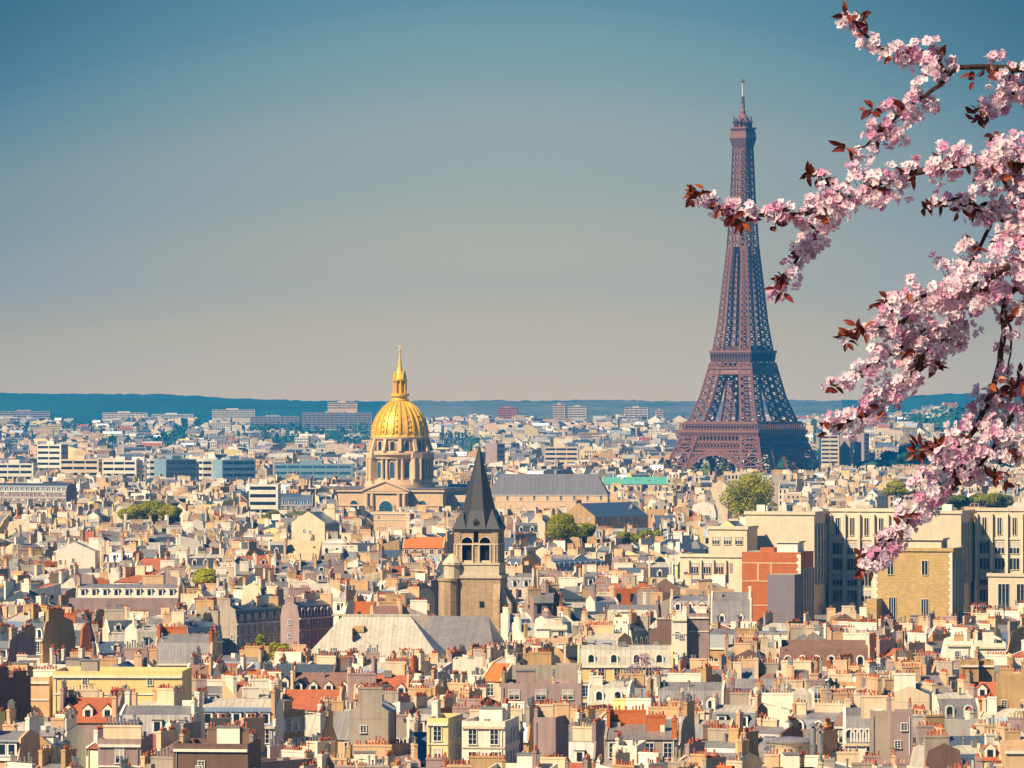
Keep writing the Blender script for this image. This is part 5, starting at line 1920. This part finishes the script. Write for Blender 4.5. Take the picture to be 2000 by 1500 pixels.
labs = {}
for s in near:
    s['label'] = auto_label(s)
    if len(s['label'].split()) > 16:
        s['label'] = ' '.join(s['label'].split()[-16:])
    labs.setdefault(s['label'], []).append(s)
for lab, ss in labs.items():
    if len(ss) > 1:
        ss.sort(key=lambda s: s['pxc'])
        words_ = {2: ['leftmost', 'rightmost'], 3: ['leftmost', 'middle', 'rightmost']}.get(len(ss)) or ['leftmost', 'second', 'third', 'fourth', 'fifth', 'sixth'][:len(ss)]
        for s, wd in zip(ss, words_):
            ws = (lab.replace(' house with', ' house,').replace('the ', '') + ', ' + wd).split()
            s['label'] = ' '.join(ws[len(ws) - 16:] if len(ws) > 16 else ws)

hr = random.Random(5)
for s in feat_specs:
    ro = emit_house(s, hr, s['label'], 'houses of the old town', 'house')
    if s.get('name') == 'town_hall':        # ridge cap, ochre dormer and seams of the great roof
        e_, rh_, D_ = s['eave'], s['rh'], s['dep'] / 2
        q = MB()
        q.box(-9.2, 9.0, -.35, .35, e_ + rh_ - .1, e_ + rh_ + .25, 'pale_zinc')
        q.build('ridge_cap', ro)
        q = MB()
        for cx_, t_, w_, h_, m_ in ((-3.2, .62, 1.0, 2.2, 'ochre_stone'),):
            y_, z_ = -D_ * (1 - t_), e_ + rh_ * t_
            q.box(cx_ - w_, cx_ + w_, y_ - .5, y_ + 3, z_, z_ + h_ * .6, m_)
            q.box(cx_ - w_ - .2, cx_ - w_ - .02, y_ - 3.2, y_ + 2, z_ - 1.6, z_ + .9, 'brown')
        q.build('dormer', ro)
for s in near:
    emit_house(s, hr, s['label'], 'houses of the old town', 'house')
for b in BLOCKS:
    dd, x0, x1, yt_, yb_, fl_, wm_, gm_, rzd, lab = b
    z0 = terrain(X((x0 + x1) / 2, dd), dd)
    block_house(None, dd, x0, x1, yt_, fl_, wm_, gm_, rzd, lab, z0)
big = MB()
for s in rest:
    emit_merged(big, s, hr, 1 if s['y'] < 2000 else 2)
print('far town faces', len(big.f))
tag(big.build('distant_houses'), 'dense mass of pale houses and roofs filling the far city to the hills', 'houses', kind='stuff')


# a round cream bay and two steel flues at the bottom right
rd = 690.0
rb_ = thing('round_bay_house', 'cream round bay with a flared cornice beside two steel flues, bottom right', 'house', (X(1545, rd), rd + 3, 0))
q = MB()
zt_ = Z(1452, rd)
q.lathe([(2.75, 0), (2.75, zt_ - 1.2), (2.95, zt_ - .6), (3.25, zt_ - .1), (3.3, zt_)], 'cream', 28)
q.build('bay_wall', rb_)
q = MB()
q.lathe([(3.4, zt_), (3.4, zt_ + .15), (2.4, zt_ + .55), (.2, zt_ + .75)], 'zinc', 28)
q.build('roof', rb_)
for a_ in (-.75, .1, .8):
    f_, p_ = kit_mesh('win_small')
    o_ = link('window', f_, rb_, (2.76 * math.sin(a_), -2.76 * math.cos(a_), zt_ - 2.6), a_)
    link('pane', p_, o_)
for i_, px_ in enumerate((1588, 1602)):
    fp = thing('flue_pipe', ('left' if i_ == 0 else 'right') + ' one of two tall steel flue pipes beside the round bay', 'flue', (X(px_, 684), 684, 0), 0, 'steel flues by the round bay')
    q = MB()
    z_ = Z(1422 + 10 * i_, 684)
    q.lathe([(.42, 0), (.42, z_)], 'metal_pot', 14)
    q.build('pipe', fp, smooth=False)
    q = MB()
    q.lathe([(.6, z_ + .25), (.62, z_ + .4), (.1, z_ + .75)], 'metal_pot', 14)
    q.lathe([(.2, z_ - .1), (.2, z_ + .3)], 'dark_hole', 10)
    q.build('cowl', fp)


# ------------------------------------------------------------------ trees
def leaf_clump(mb, c, r, rg, n, size, mats):
    """Leaf sprays scattered through a lobe: outer shell denser than the inside."""
    for _ in range(n):
        while True:
            v = Vector((rg.uniform(-1, 1), rg.uniform(-1, 1), rg.uniform(-1, 1)))
            if .25 < v.length < 1:
                break
        v = v.normalized() * (v.length ** .45)
        p = Vector(c) + Vector((v.x * r[0], v.y * r[1], v.z * r[2]))
        nrm = (v + Vector((rg.uniform(-.7, .7), rg.uniform(-.7, .7), rg.uniform(-.5, .9)))).normalized()
        a = nrm.cross(Vector((rg.uniform(-1, 1), rg.uniform(-1, 1), rg.uniform(-1, 1)))).normalized()
        b = nrm.cross(a)
        s = size * rg.uniform(.6, 1.3)
        mb.poly([p - a * s, p - b * s * .55, p + a * s, p + b * s * .55], rg.choice(mats))


def tree(d, px, hwp, yt, yb, leaf, label, seed):
    rg = random.Random(seed)
    hw_, zt, zb = hwp * d / F, Z(yt, d), Z(yb, d)
    z0 = terrain(X(px, d), d)
    root = thing('broadleaf_tree', label, 'tree', (X(px, d), d, z0), 0, 'trees among the roofs')
    zt, zb = zt - z0, max(zb - z0, 3.0)
    zb = min(zb, zt - 3)
    tr = MB()
    tr.tube([(0, 0, -.5), (.2, 0, zb * .5), (0, .1, zb + (zt - zb) * .3), (.2, 0, zb + (zt - zb) * .7)], [.55, .42, .3, .1], 'trunk', 8)
    cr = MB()
    h = (zt - zb)
    n = 20
    mats = {'leaf_light': ['leaf_light'] * 3 + ['leaf_mid'], 'leaf_mid': ['leaf_mid'] * 3 + ['leaf_light', 'leaf_dark'], 'leaf_dark': ['leaf_dark'] * 3 + ['leaf_mid'], 'leaf_far': ['leaf_far'], 'leaf_far_dark': ['leaf_far_dark', 'leaf_far']}[leaf]
    size = max(.32, d * .00022)
    for i in range(n):
        a = rg.uniform(0, 2 * math.pi)
        q = rg.uniform(0, .72)
        zz = zb + h * rg.uniform(.22, .84)
        k = math.sqrt(max(.1, 1 - ((zz - zb) / h - .45) ** 2 * 2.6))
        c = (math.cos(a) * q * hw_ * k, math.sin(a) * q * hw_ * k, zz)
        r = hw_ * rg.uniform(.3, .48)
        rr = (r, r, min(r, h * .3) * rg.uniform(.75, 1))
        leaf_clump(cr, c, rr, rg, int(min(520, 34 * r * r / size / size * .45)), size, mats)
        tr.tube([(0, 0, zb * .6 + h * .1), (c[0] * .5, c[1] * .5, (zb + zz) / 2), c], [.2, .13, .05], 'trunk', 6, cap=False)
    tr.build('trunk', root)
    cr.build('crown', root)


for i, t in enumerate(TREES):
    tree(*t, 100 + i)

# the mauve flowering bush on a roof terrace
bd = 893.0
br = thing('flowering_bush', 'mauve flowering bush spreading along a roof terrace, right of centre', 'bush', (X(1272, bd), bd, 0))
bm, bs = MB(), MB()
rg = random.Random(3)
for px, yy, r in ((1255, 1292, 1.5), (1240, 1306, 1.2), (1270, 1300, 1.6), (1285, 1310, 1.2), (1258, 1284, 1.0), (1312, 1314, .8), (1228, 1316, .9), (1326, 1318, .6)):
    c = (X(px, bd) - X(1272, bd), rg.uniform(-.5, .5), Z(yy, bd))
    leaf_clump(bm, c, (r, r, r * .8), rg, 170, .16, ['mauve_bloom', 'mauve_bloom', 'leaf_dark', 'petal_rose'])
    bs.tube([(c[0] * .4, 0, Z(1330, bd)), c], [.08, .03], 'trunk', 6)
bs.build('stem', br)
bm.build('foliage', br)
tb2 = MB()
tb2.box(X(1222, bd) - X(1272, bd), X(1345, bd) - X(1272, bd), -1.0, 1.0, Z(1345, bd), Z(1322, bd), 'white')
tb2.build('planter', br)

# woods and street trees too far to tell apart
wd = MB()
rg = random.Random(11)
cnt = 0
while cnt < 1500:
    y = rg.uniform(4300, 8400)
    px = rg.uniform(-150, 2150)
    g_ = vnoise(px / 90.0 + 40, y / 420.0)
    left = px < 760 and y > 5600
    right = px > 1620 and y > 4600
    if not (g_ < .36 or (left and g_ < .72) or (right and vnoise(px / 40., y / 200.) < .5)) and rg.random() > .05:
        continue
    cnt += 1
    x = X(px, y)
    z = terrain(x, y)
    r = rg.uniform(5, 11)
    h = rg.uniform(7, 14)
    leaf_clump(wd, (x, y, z + h * .5), (r, r, h * .6), rg, 16, rg.uniform(2.2, 3.2), ['leaf_far', 'leaf_far_dark', 'leaf_far'])
for _ in range(420):      # dark greenery along avenues in the middle distance
    y = rg.uniform(2600, 4300)
    px = rg.uniform(0, 2000)
    if vnoise(px / 120 + 9, y / 300) > .4:
        continue
    x = X(px, y)
    leaf_clump(wd, (x, y, rg.uniform(13, 19)), (5, 5, 5), rg, 30, 1.5, ['leaf_far', 'leaf_mid', 'leaf_far_dark'])
tag(wd.build('distant_woods'), 'blue green woods and tree belts between the far houses', 'woods', kind='stuff')


# ------------------------------------------------------------------ the flowering cherry reaching in from the right
CD = 12.0


def cpt(px, py, dy=0.0):
    return Vector((X(px, CD + dy), CD + dy, Z(py, CD + dy)))


def add_flower(mb, p, nrm, size, rg):
    nrm = nrm.normalized()
    a = nrm.cross(Vector((rg.uniform(-1, 1), rg.uniform(-1, 1), rg.uniform(-1, 1)))).normalized()
    b = nrm.cross(a)
    m = rg.choices(['petal_white', 'petal_pink', 'petal_rose'], [40, 42, 18])[0]
    cup = rg.uniform(.05, .75)
    r = size / 2
    for k in range(5):
        t = 2 * math.pi * k / 5 + rg.uniform(-.12, .12)
        u = a * math.cos(t) + b * math.sin(t)
        w = nrm.cross(u)
        cu = cup + rg.uniform(-.15, .15)
        lift = lambda f: nrm * (cu * r * f * f)
        base = p + u * r * .1
        m1 = p + u * r * .55 + lift(.55)
        tip = p + u * r * .98 + lift(.98)
        ml, mr = m1 + w * r * .42 + nrm * .1 * r, m1 - w * r * .42 + nrm * .1 * r
        tl, tr_ = p + u * r * 1.0 + w * r * .26 + lift(1.0), p + u * r * 1.0 - w * r * .26 + lift(1.0)
        i = len(mb.v)
        mb.v += [tuple(base), tuple(ml), tuple(tl), tuple(tip - u * r * .08), tuple(tr_), tuple(mr), tuple(m1)]
        mb.f += [(i, i + 6, i + 1), (i, i + 5, i + 6), (i + 1, i + 6, i + 3, i + 2), (i + 6, i + 5, i + 4, i + 3)]
        mb.m += [m] * 4
    h = p + nrm * r * .12
    mb.poly([h + (a * math.cos(2 * math.pi * j / 6) + b * math.sin(2 * math.pi * j / 6)) * r * .23 for j in range(6)], 'flower_heart')
    for j in range(5):
        q = rg.uniform(0, 6.28)
        e = p + nrm * r * .5 + (a * math.cos(q) + b * math.sin(q)) * r * .3
        mb.beam(h, e, r * .05, 'petal_white')


def add_leaf(mb, p, u, nrm, ln, wd_, rg):
    u = u.normalized()
    w = u.cross(nrm).normalized()
    n2 = w.cross(u)
    m = rg.choices(['cherry_leaf_red', 'cherry_leaf_dark', 'cherry_leaf_rust'], [5, 5, 1])[0]
    fold = rg.uniform(.15, .6)
    st = [(0, .06), (.25, .75), (.5, 1), (.75, .7), (1, .03)]
    i = len(mb.v)
    for f, k in st:
        c = p + u * ln * f - n2 * ln * .22 * f * f
        mb.v += [tuple(c + w * wd_ * k + n2 * wd_ * k * fold), tuple(c), tuple(c - w * wd_ * k + n2 * wd_ * k * fold)]
    for s in range(4):
        for k in (0, 1):
            a = i + s * 3 + k
            mb.f.append((a, a + 1, a + 4, a + 3))
            mb.m.append(m)


# branch polylines in photo pixels with (spray half-width in px, flowers per 100 px) per stretch
BR = [
    ('upper twig', [(2060, 128), (1990, 136), (1925, 130), (1868, 131), (1852, 146), (1828, 118), (1800, 100), (1760, 96), (1722, 96), (1690, 68), (1668, 46), (1648, 28)],
     [(55, 60), (40, 40), (8, 0), (10, 4), (34, 60), (40, 84), (36, 76), (24, 34), (26, 44), (26, 50), (16, 30)], 1.0),
    ('fork twig', [(1856, 142), (1836, 166), (1808, 186), (1778, 204), (1746, 234), (1716, 262), (1690, 286), (1660, 292)], [(4, 0), (8, 0), (38, 80), (42, 88), (32, 62), (26, 46), (16, 22)], .8),
    ('right upper spray', [(2060, 190), (2000, 176), (1960, 190), (1930, 206), (1905, 214)], [(50, 80), (46, 70), (34, 40), (20, 16)], .8),
    ('main branch', [(2080, 330), (2000, 326), (1940, 318), (1890, 316), (1840, 326), (1790, 336), (1750, 346), (1700, 366), (1650, 392), (1600, 408), (1560, 420), (1510, 420), (1450, 418), (1400, 398), (1362, 376)],
     [(100, 190), (92, 180), (64, 96), (46, 66), (26, 28), (36, 44), (42, 84), (46, 96), (44, 90), (34, 60), (26, 38), (20, 26), (20, 24), (16, 18)], 1.5),
    ('tip twig', [(1652, 392), (1630, 366), (1606, 350), (1580, 338)], [(20, 22), (18, 14), (12, 6)], .5),
    ('drooping twig', [(1640, 400), (1604, 440), (1575, 478), (1548, 520), (1530, 556), (1522, 580)], [(26, 40), (28, 50), (26, 44), (24, 40), (16, 24)], .8),
    ('lower spray', [(2060, 380), (1990, 440), (1930, 420), (1880, 384), (1836, 396), (1815, 400)], [(80, 150), (56, 80), (34, 50), (26, 18), (10, 4)], .8),
    ('hanging stem', [(1938, 418), (1924, 460), (1908, 496), (1880, 540), (1840, 560)], [(4, 0), (8, 4), (44, 70), (52, 90)], .7),
    ('middle branch', [(2080, 450), (2000, 500), (1940, 540), (1890, 560), (1830, 574), (1780, 590), (1730, 588)], [(80, 170), (72, 150), (58, 120), (52, 110), (46, 90), (30, 50)], 1.3),
    ('inner branch', [(1900, 552), (1870, 610), (1840, 660), (1806, 700), (1770, 740), (1730, 780), (1690, 806), (1650, 826), (1610, 836)], [(50, 110), (54, 120), (50, 100), (42, 84), (42, 84), (40, 80), (30, 54), (24, 36)], 1.2),
    ('leafy side twig', [(1800, 600), (1760, 628), (1720, 640), (1684, 646), (1652, 654)], [(40, 84), (34, 60), (20, 22), (10, 6)], .7),
    ('low side twig', [(1806, 640), (1760, 676), (1716, 706), (1676, 728), (1640, 748), (1626, 752)], [(36, 70), (30, 44), (24, 34), (22, 36), (18, 26)], .7),
    ('right stem', [(2080, 530), (2010, 546), (1976, 568), (1962, 600), (1962, 650), (1952, 712), (1934, 780), (1902, 842), (1864, 890), (1826, 940), (1790, 996), (1748, 1046), (1712, 1078), (1680, 1100)],
     [(12, 0), (8, 2), (26, 24), (6, 2), (10, 6), (26, 30), (40, 70), (46, 90), (50, 96), (44, 84), (38, 66), (26, 36), (26, 44)], 1.3),
    ('right cluster', [(2050, 600), (2000, 596), (1972, 604)], [(30, 60), (26, 50)], .6),
    ('thin hanger', [(1962, 604), (1974, 640), (1974, 690), (1968, 736)], [(4, 0), (6, 2), (8, 4)], .5),
    ('edge branch', [(2080, 740), (2020, 770), (1986, 800), (1962, 846), (1930, 890), (1896, 922), (1876, 936)], [(40, 70), (40, 70), (46, 90), (46, 90), (38, 70), (26, 34)], 1.0),
    ('edge spray', [(2080, 850), (2020, 868), (1986, 890), (1950, 906)], [(40, 60), (34, 44), (26, 26)], .8),
    ('outer bough', [(2500, 300), (2640, 190), (2780, 120), (2920, 60)], [(40, 40), (60, 60), (60, 60)], 1.4),
    ('outer bough', [(2500, 520), (2660, 510), (2800, 560), (2950, 640)], [(40, 40), (60, 60), (60, 60)], 1.4),
    ('outer bough', [(2505, 60), (2520, -80), (2560, -220), (2620, -360)], [(40, 40), (60, 60), (60, 60)], 1.4),
    ('outer bough', [(2490, 80), (2380, -60), (2300, -180), (2240, -300)], [(40, 30), (60, 60), (60, 60)], 1.4),
    ('end spray', [(1730, 1060), (1706, 1092), (1690, 1116)], [(24, 34), (18, 26)], .4),
]
LEAVES = [(1652, 30, 5), (1690, 52, 7), (1672, 40, 4), (1840, 110, 6), (1735, 105, 3), (1790, 95, 2), (1650, 290, 6), (1702, 216, 8), (1715, 262, 6), (1762, 215, 4), (1905, 150, 5), (1930, 140, 6), (1905, 222, 8), (1925, 235, 5), (1985, 130, 3),
          (1362, 376, 9), (1352, 386, 5), (1402, 405, 7), (1432, 420, 9), (1448, 436, 6), (1480, 428, 5), (1540, 424, 6), (1516, 446, 3), (1582, 340, 9), (1606, 348, 8), (1640, 366, 4), (1690, 372, 4), (1730, 362, 5), (1780, 340, 4), (1840, 320, 5),
          (1890, 322, 8), (1918, 330, 8), (1880, 300, 4), (1952, 345, 6), (1830, 398, 9), (1816, 408, 5), (1900, 400, 8), (1880, 410, 5), (1562, 492, 8), (1530, 548, 7), (1525, 570, 5), (1610, 430, 4), (1590, 452, 3),
          (1735, 588, 8), (1720, 600, 4), (1775, 590, 3), (1655, 652, 8), (1672, 640, 6), (1650, 668, 4), (1690, 650, 4), (1805, 700, 12), (1786, 690, 8), (1830, 712, 7), (1910, 570, 9), (1925, 560, 5), (1850, 560, 3), (1780, 630, 4),
          (1630, 755, 4), (1700, 725, 2), (1612, 838, 4), (1680, 815, 4), (1720, 800, 3), (1640, 830, 3), (1800, 880, 12), (1786, 886, 6), (1830, 872, 8), (1868, 862, 9), (1884, 870, 5), (1990, 885, 5), (1960, 890, 4), (1900, 922, 8), (1870, 930, 8),
          (1940, 930, 8), (1960, 940, 5), (1815, 935, 3), (1850, 950, 3), (1770, 1010, 5), (1760, 1030, 5), (1682, 1086, 8), (1700, 1110, 7), (1724, 1060, 5), (1680, 1110, 4), (1955, 770, 8), (1972, 762, 5), (1940, 745, 3), (1985, 620, 3), (1990, 740, 4),
          (1956, 470, 4), (1900, 480, 3), (1990, 560, 3), (1940, 260, 3), (1975, 330, 5), (1985, 400, 4)]
cherry = thing('cherry_tree', 'pink flowering cherry tree reaching in from the right with dark red leaves', 'tree', (X(2500, CD), CD, 68.0))
base_v = Vector((X(2500, CD), CD, 68.0))
trunk_top = cpt(2500, 420)
tk = MB()
tk.tube([Vector((0, 0, 0)), cpt(2520, 900) - base_v, trunk_top - base_v, cpt(2508, 60) - base_v, cpt(2525, -120) - base_v], [.11, .09, .065, .035, .008], 'bark', 12)
tk.build('trunk', cherry)
rg = random.Random(17)
leafpts = list(LEAVES)
branch_objs = []
for nm, pts, sp, thick in BR:
    dy0 = rg.uniform(-.12, .12) if pts[0][0] > 2010 else 0.0
    P = [cpt(px, py, dy0 + .03 * math.sin(i * 1.7 + len(nm))) - base_v for i, (px, py) in enumerate(pts)]
    b = MB()
    n = len(P)
    Q, rad = [], []
    if pts[0][0] > 2010:
        Q += [trunk_top - base_v + Vector((0, 0, (pts[0][1] - 420) * -.0008)), (P[0] + trunk_top - base_v) / 2 + Vector((0, 0, .03))]
        rad += [.02 * thick, .012 * thick]
    for i in range(n):
        Q.append(P[i])
        rad.append((.0062 * (1 - i / n) + .0016) * thick)
        if i < n - 1:
            Q.append((P[i] + P[i + 1]) / 2 + Vector((rg.uniform(-1, 1), rg.uniform(-1, 1), rg.uniform(-1, 1))) * .004)
            rad.append((.0062 * (1 - (i + .5) / n) + .0016) * thick)
    b.tube(Q, rad, 'bark', 7)
    bl, lf = MB(), MB()
    px2m = CD / F
    for i, (wpx, dens) in enumerate(sp):
        a, c = P[i], P[i + 1]
        ln = math.hypot(pts[i + 1][0] - pts[i][0], pts[i + 1][1] - pts[i][1])
        ax = (c - a).normalized()
        nf = int(dens * ln / 100 * 1.15 + rg.random())
        # flowers come in round umbels strung along the twig
        k = 0
        while k < nf:
            t = rg.random()
            w0 = wpx * px2m
            cen = a.lerp(c, t)
            dv = Vector((rg.gauss(0, 1), rg.gauss(0, 1), rg.gauss(0, 1)))
            dv -= ax * dv.dot(ax)
            dv.normalize()
            off = dv * w0 * (rg.random() ** .6)
            off.y *= .7
            cc = cen + off * .8
            m_ = rg.choice([3, 4, 5, 6])
            b.beam(cen, cc, .0012, 'bark')
            for _ in range(m_):
                v = Vector((rg.gauss(0, 1), rg.gauss(0, 1) - .35, rg.gauss(0, 1) + .15)).normalized()
                p = cc + v * rg.uniform(.008, .02) + off * rg.uniform(0, .25)
                nrm = v + off.normalized() * .6 + Vector((-.15, -.55, .1)) + Vector((rg.uniform(-.4, .4),) * 3)
                add_flower(bl, p, nrm, rg.uniform(.020, .028), rg)
                k += 1
    if 2010 < pts[0][0] < 2400:         # the rest of the bough, outside the picture
        for _ in range(90):
            c = Q[0].lerp(Q[2], rg.uniform(.3, 1))
            v = Vector((rg.gauss(0, 1), rg.gauss(0, 1), rg.gauss(0, 1))).normalized()
            add_flower(bl, c + v * rg.uniform(.012, .05), v + Vector((0, -.4, .1)), rg.uniform(.020, .028), rg)
    near_l = []
    for q in leafpts[:]:
        dm = min(math.hypot(q[0] - x, q[1] - y) for x, y in pts)
        if dm < 34:
            near_l.append(q)
            leafpts.remove(q)
    for lx, ly, m_ in near_l:
        c0 = cpt(lx, ly, dy0) - base_v
        j = min(range(n), key=lambda i: (P[i] - c0).length)
        b.beam(P[j], c0, .0016, 'bark')
        for _ in range(m_):
            u = (c0 - P[j]) * 6 + Vector((rg.gauss(0, 1) - .25, rg.gauss(0, .7) - .25, rg.gauss(0, 1)))
            add_leaf(lf, c0 + Vector((rg.gauss(0, .006), -.01 + rg.gauss(0, .008), rg.gauss(0, .006))), u, Vector((rg.gauss(0, .6), -1, rg.gauss(0, .6) + .3)), rg.uniform(.022, .038), rg.uniform(.0055, .0085), rg)
    bo = b.build('branch', cherry)
    if bl.f:
        bl.build('blossom', bo)
    branch_objs.append((bo, P, lf))
for lx, ly, m_ in leafpts:       # sprigs that sit farther from a twig
    c0 = cpt(lx, ly) - base_v
    bo, P, lf = min(branch_objs, key=lambda t: min((p - c0).length for p in t[1]))
    pj = min(P, key=lambda p: (p - c0).length)
    for _ in range(m_):
        u = (c0 - pj) * 4 + Vector((rg.gauss(0, 1), rg.gauss(0, .7), rg.gauss(0, 1)))
        add_leaf(lf, c0 + Vector((rg.gauss(0, .006), -.02, rg.gauss(0, .006))), u, Vector((rg.gauss(0, .6), -1, rg.gauss(0, .6) + .3)), rg.uniform(.022, .038), rg.uniform(.0055, .0085), rg)
for bo, P, lf in branch_objs:
    if lf.f:
        lf.build('leaves', bo)

# ------------------------------------------------------------------ the blue air over the city
hz = MB()
hz.box(-6200, 6200, -600, 12000, -4.5, 345, 'cream', bottom=True)
HZ = bpy.data.materials.new('haze')
HZ.use_nodes = True
t = HZ.node_tree
t.nodes.clear()
o_ = t.nodes.new('ShaderNodeOutputMaterial')
pv = t.nodes.new('ShaderNodeVolumePrincipled')
pv.inputs['Color'].default_value = (0.015, 0.40, 1.0, 1)
pv.inputs['Density'].default_value = 6.3e-5
pv.inputs['Anisotropy'].default_value = 0.0
t.links.new(pv.outputs['Volume'], o_.inputs['Volume'])
MATS['haze'] = HZ
hz.m = ['haze'] * len(hz.m)
tag(hz.build('haze'), kind='stuff')
